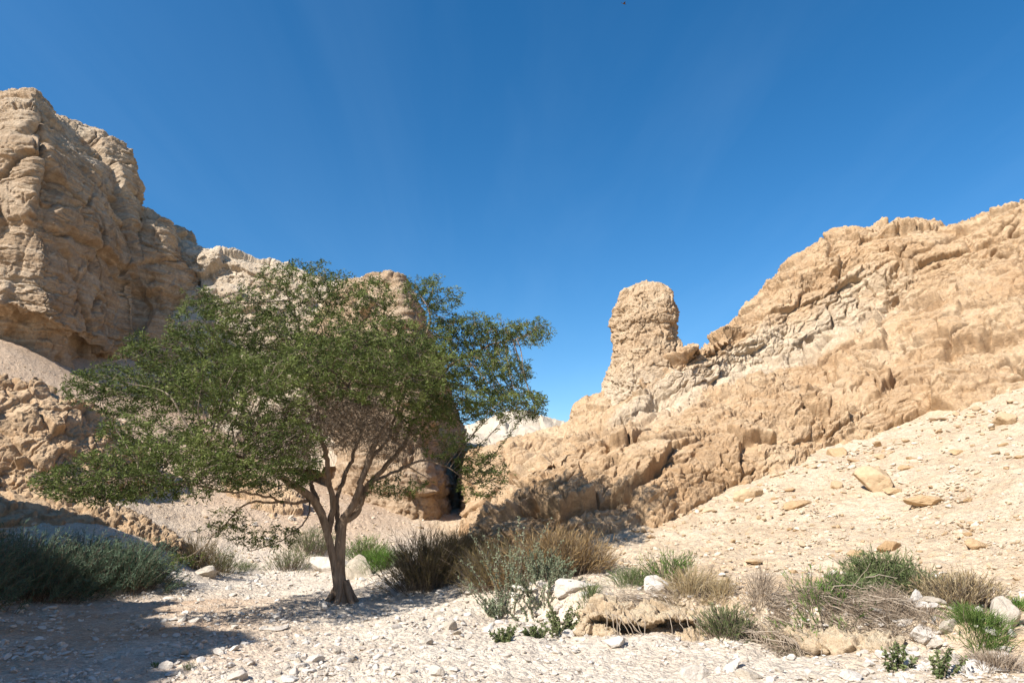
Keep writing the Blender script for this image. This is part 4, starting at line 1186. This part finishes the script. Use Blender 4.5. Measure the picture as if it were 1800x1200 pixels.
# the rest of the stones one can pick out, by where they lie
rs = np.random.default_rng(55)
ZONES = [
    # n, px range, py range, width range px, group, label, ochre
    (78, (300, 900), (1085, 1198), (10, 32), 'loose stones on the sunlit wash', 'small pale stone among many on the sunlit gravel in front of the acacia', 0),
    (34, (20, 430), (1085, 1198), (9, 20), 'loose stones in the left shade', 'small pale stone among many on the shaded gravel at lower left', 0),
    (30, (870, 1120), (1062, 1180), (10, 22), 'stones at the left foot of the terrace', 'small cream stone among many between saltbush and eroded bank', 0),
    (26, (1180, 1560), (1160, 1199), (12, 26), 'stones below the dead brush', 'small white stone among many below the dead brush mat', 0),
    (70, (1540, 1800), (1065, 1198), (14, 44), 'white stones piled at lower right', 'white stone among many piled around the dry tufts at lower right', 0),
    (54, (1100, 1800), (880, 1030), (8, 22), 'tan stones on the lower scree', 'small tan stone among many on the lower scree slope', 1),
    (26, (1360, 1800), (740, 880), (9, 24), 'tan stones on the upper scree', 'small tan stone among many high on the scree slope', 1),
    (26, (390, 560), (915, 1003), (8, 17), 'stones along the far wash edge', 'small pale stone among many along the far wash edge left of the trunk', 0),
    (10, (640, 830), (1045, 1085), (10, 18), 'stones in the shade right of the trunk', 'small pale stone among many in the shade right of the acacia trunk', 0),
]
for n_, xr, yr, wr, grp, lab, och in ZONES:
    xs = rs.uniform(*xr, n_); ys = rs.uniform(*yr, n_)
    if grp == 'tan stones on the upper scree':
        ok = ys > 1000 - (xs - 1000) * 0.40; ys = np.where(ok, ys, 1000 - (xs - 1000) * .40 + rs.uniform(10, 60, n_))
    ps = on_ground(xs, ys)
    ws = wr[0] + (wr[1] - wr[0]) * rs.random(n_) ** 2.2
    for i in range(n_):
        put_stone('stone', xs[i], ys[i], ws[i], lab, grp, bool(och), int(rs.integers(0, 99)), rs.uniform(.6, 1.1), (rs.normal() * .2, rs.normal() * .2), rs.uniform(0, 6.28), 0.28, 'stone', ps[i])


# uncounted pebbles and chips
def pebbles(name, label, n1, n2, xr, yr, mat, size, seed, zone=None):
    r = np.random.default_rng(seed)
    s = Soup()
    for sub, n, lo, hi in ((2, n1, size[1], size[2]), (1, n2, size[0], size[1])):
        shp = [stone_shape(sub, seed + k, (1, r.uniform(.6, .95), r.uniform(.4, .75)), 6, 0.0) for k in range(10)]
        xs = r.uniform(*xr, n); ys = yr[0] + (yr[1] - yr[0]) * r.random(n)
        P = on_ground(xs, ys)
        ok = ~np.isnan(P[:, 0])
        if zone is not None: ok &= zone(xs, ys, r)
        P = P[ok]
        P = P[r.random(len(P)) < 0.16 + 1.1 * sstep(-0.15, 0.35, fbm(P / 1.1, seed + 5, 3))]
        wid = (lo + (hi - lo) * r.random(len(P)) ** 2.5) * P[:, 1] / 1200 / 2
        wid = np.clip(wid, 0.006, 0.2)
        for k in range(10):
            sel = np.nonzero(r.integers(0, 10, len(P)) == k)[0] if False else np.arange(k, len(P), 10)
            if not len(sel): continue
            V, F = shp[k]
            a = r.uniform(0, 6.28, len(sel)); ca, sa = np.cos(a), np.sin(a)
            tx = r.normal(size=len(sel)) * .25
            X = V[None] * wid[sel][:, None, None] * np.stack([np.ones(len(sel)), r.uniform(.7, 1.1, len(sel)), r.uniform(.6, 1.1, len(sel))], -1)[:, None]
            Z = X[..., 2] + X[..., 0] * tx[:, None]
            X = np.stack([X[..., 0] * ca[:, None] - X[..., 1] * sa[:, None], X[..., 0] * sa[:, None] + X[..., 1] * ca[:, None], Z], -1)
            X = X + (P[sel] + np.stack([0 * wid[sel], 0 * wid[sel], wid[sel] * .15], -1))[:, None]
            nv = len(V)
            FF = (F[None] + (np.arange(len(sel)) * nv)[:, None, None]).reshape(-1, 3)
            tint = np.clip(np.repeat(r.beta(2.2, 1.5, len(sel)), nv), 0, 1)
            s.add(X.reshape(-1, 3), FF, tint)
    o = link(name, s.mesh(name, [mat], smooth=False))
    tag(o, label, 'gravel', kind='stuff')


pebbles('gravel', 'loose pale pebbles strewn over the bed of the wash', int(5200 * Q), int(15000 * Q), (-60, 1860), (1008, 1215), M_PEBBLE, (3, 8, 20), 71,
        lambda x, y, r: np.where((x > 870) & (x < 1270) & (y > 1122), r.random(len(x)) < .30, (x < 1000) | (y > 1130) | (r.random(len(x)) < .3)))
pebbles('scree', 'small tan chips and rubble scattered over the right scree slope', int(3200 * Q), int(12000 * Q), (1000, 1860), (690, 1120), M_CHIP, (3, 7, 17), 81,
        lambda x, y, r: y > 985 - (x - 1000) * .40)
pebbles('rubble', 'pale rubble on the talus and bank behind the acacia', int(900 * Q), int(9000 * Q), (-40, 850), (640, 1005), M_CHIP, (2.5, 6, 13), 91,
        lambda x, y, r: (y > 930) | (r.random(len(x)) < .8))

tick('plants')
pebbles('rubble', 'ochre rubble gathered along the foot of the right rock face', 1500, 3000, (1040, 1860), (690, 990), M_BOULDER_CHIP, (4, 9, 26), 101,
        lambda x, y, r: np.abs(y - np.interp(x, [1040, 1200, 1320, 1450, 1600, 1720, 1860], [960, 915, 858, 803, 757, 717, 685]) - 6) < np.abs(r.normal(size=len(x))) * 16)


# ------------------------------------------------------------------ plants
M_TEAL = leaf_material('dark_shrub_leaf', (0.065, 0.105, 0.065), (0.105, 0.16, 0.10), (0.17, 0.23, 0.145))
M_DRYGREEN = leaf_material('dry_broom_stem', (0.10, 0.085, 0.038), (0.16, 0.125, 0.055), (0.24, 0.18, 0.085))
M_GOLD = leaf_material('golden_dry_stem', (0.22, 0.14, 0.06), (0.33, 0.22, 0.10), (0.42, 0.31, 0.16))
M_MOSS = leaf_material('cushion_leaf', (0.06, 0.10, 0.025), (0.10, 0.155, 0.035), (0.17, 0.22, 0.07))
M_SILVER = leaf_material('silvery_leaf', (0.15, 0.17, 0.10), (0.22, 0.26, 0.16), (0.32, 0.36, 0.25))
M_GREEN = leaf_material('fresh_green_stem', (0.06, 0.11, 0.022), (0.10, 0.19, 0.03), (0.17, 0.28, 0.055))
M_OLIVE = leaf_material('olive_stem', (0.08, 0.105, 0.04), (0.13, 0.165, 0.065), (0.21, 0.235, 0.105))
M_DEAD = leaf_material('dead_brush', (0.17, 0.125, 0.085), (0.28, 0.215, 0.155), (0.42, 0.35, 0.27), 0.1)
M_STRAW = leaf_material('straw', (0.28, 0.20, 0.10), (0.38, 0.29, 0.16), (0.48, 0.40, 0.25))


def shrub(px, py, wpx, hpx, kind, label, name, cat='shrub', seed=0, mats=(M_TWIG, M_OLIVE), dens=1.0, lean=0.0, group=None, Y=None):
    """a plant with its foot at a photo place; width and height in photo pixels"""
    r = np.random.default_rng(seed + 3000)
    p = on_ground([px], [py])[0] if Y is None else at(px, py, Y)
    if np.isnan(p[0]): p = flat(px, py)
    K = p[1] / 1200 * 1.03
    Wd, H = wpx * K / 2, hpx * K
    root = bpy.data.objects.new(name, None); COL.objects.link(root); root.location = p
    tag(root, label, cat, group)
    st, fo = Soup(), Soup()
    def ground_local(x, y):
        return ground_z(p[0] + x, p[1] + y) - p[2]
    if kind in ('feather', 'broom', 'leafy'):
        n = int({'feather': 150, 'broom': 260, 'leafy': 34}[kind] * dens)
        bx = r.normal(size=n) * Wd * .42; by = r.normal(size=n) * Wd * .32
        bz = ground_local(bx, by)
        allp, alld, alls = [], [], []
        for i in range(n):
            e = math.hypot(bx[i] / (Wd + 1e-6), by[i] / (Wd + 1e-6))
            hh = H * r.uniform(.6, 1.05) * max(.35, 1 - .55 * e * e)
            out = np.array([bx[i] / Wd * .75 + r.normal() * .22 + lean, by[i] / Wd * .7 + r.normal() * .22, 1.0])
            out /= np.linalg.norm(out)
            m = 6
            t = np.linspace(0, 1, m)[:, None]
            bendv = np.array([out[0], out[1], 0]) * .35 + r.normal(size=3) * np.array([.12, .12, .03])
            P = np.array([bx[i], by[i], bz[i] - .03]) + out * hh * t + bendv * hh * t * t + np.cumsum(r.normal(size=(m, 3)) * .012 * hh, 0)
            st.tube(P, np.linspace(.006, .0022, m) if kind != 'leafy' else np.linspace(.008, .003, m), 3)
            tt = r.uniform(.22 if kind != 'leafy' else .12, 1, int({'feather': 34, 'broom': 12, 'leafy': 70}[kind]))
            q = np.stack([np.interp(tt, t[:, 0], P[:, k]) for k in range(3)], -1)
            d = (P[-1] - P[0]) / (np.linalg.norm(P[-1] - P[0]) + 1e-9)
            allp.append(q); alld.append(np.broadcast_to(d, q.shape)); alls.append(np.full(len(q), r.random()))
        q, d, sh = np.concatenate(allp), np.concatenate(alld), np.concatenate(alls)
        n = len(q)
        if kind == 'feather':
            fo.blades(q, d * .8 + r.normal(size=(n, 3)) * .6, r.uniform(.05, .14, n), r.uniform(.008, .016, n), r, np.clip(.2 + .6 * sh + r.normal(size=n) * .14, 0, 1))
        elif kind == 'broom':
            fo.blades(q, d * 1.0 + r.normal(size=(n, 3)) * .35, r.uniform(.08, .24, n) * min(1.3, H), r.uniform(.006, .011, n), r, np.clip(sh + r.normal(size=n) * .15, 0, 1))
        else:
            fo.blades(q, d * .3 + r.normal(size=(n, 3)) * .8, r.uniform(.02, .05, n), r.uniform(.012, .028, n), r, np.clip(.15 + .7 * sh + r.normal(size=n) * .2, 0, 1))
    elif kind == 'tuft':
        n = int(420 * dens)
        bx = r.normal(size=n) * Wd * .36; by = r.normal(size=n) * Wd * .36
        bz = ground_local(bx, by)
        ln = H * r.uniform(.45, 1.1, n)
        d = np.stack([bx / Wd * .8 + r.normal(size=n) * .3 + lean, by / Wd * .8 + r.normal(size=n) * .3, np.ones(n)], -1)
        b0 = np.stack([bx, by, bz - .01], -1)
        tint = np.clip(r.normal(.5, .25, n), 0, 1)
        fo.blades(b0, d, ln, r.uniform(.004, .010, n), r, tint, bend=.25)
        fo.blades(b0 + d / np.linalg.norm(d, axis=1, keepdims=True) * ln[:, None] * .4, d + r.normal(size=(n, 3)) * .5, ln * .5, .005, r, tint, bend=.3)
        k = max(3, n // 60)
        for i in range(k):
            st.tube(np.array([b0[i], b0[i] + d[i] * ln[i] * .5, b0[i] + d[i] * ln[i] * .8 + r.normal(size=3) * .03]), [.005, .004, .002], 3)
    elif kind == 'mat':
        # dead brush lying down the bank, combed one way
        n = int(1500 * dens)
        bx = r.uniform(-1, 1, n) * Wd; by = r.normal(size=n) * Wd * (.22 if hpx > 40 else .12) - bx * 0.10
        bz = ground_local(bx, by) + r.uniform(0, 1, n) ** 2 * H * .55
        d = np.stack([.75 + r.normal(size=n) * .45, -.55 + r.normal(size=n) * .4, -.22 + r.normal(size=n) * .26], -1)
        d *= np.where(r.random(n) < .12, -1, 1)[:, None]
        b0 = np.stack([bx, by, bz], -1)
        fo.blades(b0, d, r.uniform(.10, .42, n), r.uniform(.004, .009, n), r, np.clip(r.normal(.45, .27, n), 0, 1), bend=.12)
        for i in range(int(26 * dens)):
            dd = d[i] / np.linalg.norm(d[i]); L_ = r.uniform(.25, .7)
            P = b0[i] + np.array([0, 0, .05]) + dd * np.linspace(0, L_, 7)[:, None] + np.cumsum(r.normal(size=(7, 3)) * .02, 0)
            st.tube(P, np.linspace(.007, .003, 7), 4, tint=.9)
    if st.V:
        o = link('stems', st.mesh('stems', [mats[0]])); o.parent = root
    if fo.V:
        o = link('foliage', fo.mesh('foliage', [mats[1]], smooth=False)); o.parent = root
    return root


T = (M_TWIG, M_TEAL)
shrub(30, 1048, 190, 112, 'feather', 'tall dark green feathery shrub at the left edge in the shade', 'shrub', seed=1, mats=T, dens=3.4)
shrub(130, 1036, 130, 88, 'feather', 'dark green shrub in the middle of the shaded group at left', 'shrub', seed=2, mats=T, dens=2.6)
shrub(218, 1034, 120, 82, 'feather', 'rounded dark green shrub at the right end of the shaded group', 'shrub', seed=3, mats=T, dens=2.8)
shrub(-90, 1060, 180, 120, 'feather', 'dark green shrub cut by the left edge of the photo', 'shrub', seed=4, mats=T, dens=1.8)
shrub(345, 1000, 66, 56, 'broom', 'yellowish dry bush under the drooping acacia branch', 'shrub', seed=5, mats=(M_TWIG, M_DRYGREEN), dens=.7)
shrub(388, 1004, 46, 40, 'broom', 'small olive bush beside the white angular stone at the wash edge', 'shrub', seed=6, dens=.5)
shrub(432, 1004, 44, 22, 'tuft', 'low yellow-green tuft at the far wash edge', 'grass tuft', 'grass tuft', seed=7, mats=(M_TWIG, M_OLIVE), dens=.6)
shrub(510, 1002, 70, 36, 'broom', 'low olive bush left of the large white boulder', 'shrub', seed=8, dens=.6)
shrub(550, 975, 66, 48, 'broom', 'green bush just behind the left side of the acacia trunk', 'shrub', seed=9, mats=(M_TWIG, M_OLIVE), dens=.7)
shrub(640, 985, 50, 42, 'broom', 'olive green reed bush right behind the acacia trunk', 'shrub', seed=10, mats=(M_TWIG, M_GREEN), dens=.8)
shrub(668, 1003, 70, 52, 'tuft', 'bright green grass clump between the trunk and the brown broom bush', 'grass clump', 'grass clump', seed=11, mats=(M_TWIG, M_GREEN), dens=2.2)
shrub(752, 1035, 96, 92, 'broom', 'dark brown-green broom bush right of the acacia trunk', 'shrub', seed=12, mats=(M_TWIG, M_DRYGREEN), dens=2.2)
shrub(806, 985, 70, 52, 'broom', 'brownish bush behind the broom bush at the foot of the shaded spur', 'shrub', seed=13, mats=(M_TWIG, M_DRYGREEN), dens=1.2)
shrub(872, 1032, 80, 78, 'broom', 'dark dry bush in the spur shade behind the silvery saltbush', 'shrub', seed=14, mats=(M_TWIG, M_DRYGREEN), dens=1.8)
shrub(955, 1020, 100, 86, 'broom', 'golden brown dry bush behind the silvery saltbush', 'shrub', seed=15, mats=(M_TWIG, M_GOLD), dens=1.8)
shrub(1010, 1010, 90, 74, 'broom', 'golden dry bush with green tips at the edge of the open scree', 'shrub', seed=16, mats=(M_TWIG, M_GOLD), dens=1.4)
shrub(1048, 1000, 44, 40, 'tuft', 'small straw tuft right of the golden dry bush', 'grass tuft', 'grass tuft', seed=17, mats=(M_TWIG, M_STRAW), dens=.6)
S = (M_TWIG, M_SILVER)
shrub(900, 1062, 80, 130, 'leafy', 'tall silvery saltbush with upright leafy sprays before the dry bushes', 'saltbush', seed=18, mats=S, dens=1.0)
shrub(950, 1058, 90, 62, 'leafy', 'low dense silvery saltbush beside the tall one', 'saltbush', seed=19, mats=S, dens=2.0)
shrub(880, 1085, 50, 45, 'leafy', 'small silvery saltbush at the near left of the tall one', 'saltbush', seed=20, mats=S, dens=.7)
shrub(982, 1116, 34, 52, 'leafy', 'upright young leafy plant at the left end of the eroded bank', 'leafy plant', 'plant', seed=21, mats=(M_TWIG, M_OLIVE), dens=.7)
shrub(940, 1120, 30, 24, 'leafy', 'tiny leafy plant on the stones left of the eroded bank', 'leafy plant', 'plant', seed=22, mats=(M_TWIG, M_OLIVE), dens=.4)
shrub(888, 1128, 34, 30, 'leafy', 'tiny leafy plant at the wash edge below the saltbush', 'leafy plant', 'plant', seed=23, mats=(M_TWIG, M_OLIVE), dens=.4)
shrub(1035, 1055, 34, 34, 'tuft', 'grey green sprig on the pale boulder of the terrace', 'grass tuft', 'grass tuft', seed=24, mats=(M_TWIG, M_OLIVE), dens=.4)
shrub(1108, 1030, 60, 48, 'tuft', 'thin green tuft left of the large white block', 'grass tuft', 'grass tuft', seed=25, mats=(M_TWIG, M_OLIVE), dens=.8)
shrub(1175, 1028, 50, 60, 'broom', 'bright green broom sprig behind the large white block', 'shrub', seed=26, mats=(M_TWIG, M_GREEN), dens=.5)
shrub(1215, 1045, 76, 60, 'tuft', 'yellow green grass tuft right of the large white block', 'grass tuft', 'grass tuft', seed=27, mats=(M_TWIG, M_STRAW), dens=1.0)
shrub(1265, 1050, 50, 45, 'tuft', 'straw coloured grass tuft above the dead brush', 'grass tuft', 'grass tuft', seed=28, mats=(M_TWIG, M_STRAW), dens=.6)
shrub(1335, 1085, 56, 62, 'tuft', 'upright brown dead tuft above the dead brush mat', 'dead tuft', 'grass tuft', seed=29, mats=(M_TWIG, M_DEAD), dens=.7)
shrub(1277, 1118, 56, 52, 'broom', 'rounded olive tuft on the lip of the eroded bank', 'shrub', seed=30, mats=(M_TWIG, M_OLIVE), dens=.7)
D_ = (M_DEAD, M_DEAD)
shrub(1150, 1052, 150, 18, 'mat', 'grey brown dead brush lying on top of the eroded bank', 'dead brush', 'dead brush', seed=31, mats=D_, dens=1.0)
shrub(1460, 1140, 200, 55, 'mat', 'large mat of combed dead brush sliding down the bank', 'dead brush', 'dead brush', seed=32, mats=D_, dens=2.2)
shrub(1350, 1100, 130, 30, 'mat', 'dead brush strewn between the olive tuft and the large mat', 'dead brush', 'dead brush', seed=33, mats=D_, dens=.9)
shrub(1435, 1085, 110, 70, 'broom', 'sparse green wispy bush at the left of the bush group on the scree', 'shrub', seed=34, mats=(M_TWIG, M_GREEN), dens=.45)
shrub(1490, 1055, 90, 46, 'feather', 'green feathery bush between the wispy bush and the grey-green bush', 'shrub', seed=35, mats=(M_TWIG, M_OLIVE), dens=.5)
shrub(1555, 1045, 96, 70, 'feather', 'tallest grey-green bush on the lower scree', 'shrub', seed=36, mats=(M_TWIG, M_OLIVE), dens=1.0)
shrub(1625, 1055, 60, 55, 'broom', 'green reedy tuft between the grey-green bush and the yellow bush', 'shrub', seed=37, mats=(M_TWIG, M_OLIVE), dens=.6)
shrub(1690, 1068, 110, 60, 'broom', 'yellow dry bush at the right end of the bush group', 'shrub', seed=38, mats=(M_TWIG, M_STRAW), dens=1.3)
shrub(1560, 1095, 90, 46, 'tuft', 'grey dry bush below the tallest grey-green bush', 'dead tuft', 'shrub', seed=39, mats=(M_TWIG, M_DEAD), dens=1.4)
shrub(1630, 1115, 70, 40, 'tuft', 'grey dry tuft among the boulders below the yellow bush', 'dead tuft', 'grass tuft', seed=40, mats=(M_TWIG, M_DEAD), dens=.7)
shrub(1725, 1125, 80, 50, 'tuft', 'bright green cushion plant among white boulders near the right edge', 'cushion plant', 'plant', seed=41, mats=(M_TWIG, M_MOSS), dens=2.0)
shrub(1745, 1180, 86, 45, 'tuft', 'grey brown dead tuft near the bottom right corner', 'dead tuft', 'grass tuft', seed=42, mats=(M_TWIG, M_DEAD), dens=1.1)
shrub(1585, 1180, 40, 46, 'leafy', 'thin young leafy plant at the bottom edge', 'leafy plant', 'plant', seed=43, mats=(M_TWIG, M_OLIVE), dens=.25)
shrub(1650, 1190, 50, 50, 'leafy', 'sparse young plant among white stones near the bottom edge', 'leafy plant', 'plant', seed=44, mats=(M_TWIG, M_OLIVE), dens=.25)
shrub(1795, 1075, 40, 34, 'tuft', 'green grass tuft at the right edge above the tall white boulder', 'grass tuft', 'grass tuft', seed=45, mats=(M_TWIG, M_GREEN), dens=.4)
shrub(272, 1172, 14, 12, 'tuft', 'tiny green sprout in the shaded gravel near the bottom left', 'grass tuft', 'grass tuft', seed=46, mats=(M_TWIG, M_GREEN), dens=.08)
shrub(332, 1178, 14, 22, 'tuft', 'tiny grass sprout at the edge of the left shade', 'grass tuft', 'grass tuft', seed=47, mats=(M_TWIG, M_OLIVE), dens=.06)


tick('the bird high overhead')
# ------------------------------------------------------------------ roots under the lip of the eroded bank
def make_roots():
    r = np.random.default_rng(404)
    for n_, (x0, x1), lab in ((19, (1062, 1235), 'pale dead roots hanging from the lip of the undercut bank'), (22, (1318, 1400), 'tangle of dead roots hanging at the left end of the large brush mat')):
        s = Soup()
        for i in range(n_):
            px = r.uniform(x0, x1); lip = np.interp(px, [1060, 1090, 1130, 1180, 1215, 1250, 1330, 1380, 1430], [1082, 1092, 1094, 1086, 1090, 1100, 1118, 1126, 1140])
            Y = float(flat(px, np.interp(px, [1060, 1250, 1330, 1400], [1128, 1136, 1146, 1162]))[1])
            p = at(px, lip - 3, Y + .0); L_ = r.uniform(.14, .42)
            d = np.array([r.normal() * .35 + .15, -.35 - r.random() * .3, -.8]); d /= np.linalg.norm(d)
            P = p + d * np.linspace(0, L_, 7)[:, None] + np.cumsum(r.normal(size=(7, 3)) * .011, 0) + np.array([0, -.02, 0])
            P = np.concatenate([[p + np.array([0, .12, .03])], P])
            s.tube(P, np.linspace(.0068, .003, 8), 4, tint=.7)
        c = on_ground([(x0 + x1) / 2], [1140])[0]
        o = link('roots', s.mesh('roots', [M_DEAD])); tag(o, lab, 'roots', kind='stuff')
make_roots()


# ------------------------------------------------------------------ the bird high overhead
def make_bird():
    t = NT('bird_plumage'); m = t.done(t.ramp(t.noise(t.pos(obj=True), 8, 3), [(0.3, (0.05, 0.03, 0.02)), (0.7, (0.12, 0.07, 0.04))]))
    p = at(1097, 7, 32)
    root = bpy.data.objects.new('bird', None); COL.objects.link(root); root.location = p
    tag(root, 'small brown bird in flight at the top of the sky', 'bird')
    s = Soup()
    x = np.linspace(-.10, .13, 14)
    rr = np.interp(x, [-.10, -.06, 0, .05, .075, .10, .13], [.008, .022, .032, .024, .022, .014, .002])
    s.tube(np.stack([x, 0 * x, .004 * np.sin(x * 20)], -1), rr, 10)
    s.add([(-.09, -.012, 0), (-.09, .012, 0), (-.18, .03, .006), (-.18, -.03, .006), (-.13, 0, -.006)], [(0, 1, 4), (1, 2, 4), (2, 3, 4), (3, 0, 4)])
    o = link('body', s.mesh('body', [m])); o.parent = root
    for sg in (-1, 1):
        w = Soup()
        ys = np.linspace(.01, .19, 9) * sg
        le = .04 - .5 * np.abs(ys) ** 1.6; ch = np.interp(np.abs(ys), [0, .1, .19], [.085, .07, .012])
        z = .02 + .35 * np.abs(ys) - .9 * ys**2
        V = np.concatenate([np.stack([le, ys, z], -1), np.stack([le - ch * .5, ys, z + .006], -1), np.stack([le - ch, ys, z - .002], -1), np.stack([le - ch * .5, ys, z - .003], -1)])
        F = []
        for a, b in ((0, 1), (1, 2), (2, 3), (3, 0)):
            for i in range(8): F.append((a * 9 + i, a * 9 + i + 1, b * 9 + i + 1, b * 9 + i))
        w.add(V, F)
        o = link('wing', w.mesh('wing', [m])); o.parent = root
    root.rotation_euler = (0.35, 0.15, 0.25)
make_bird()

tick('end')
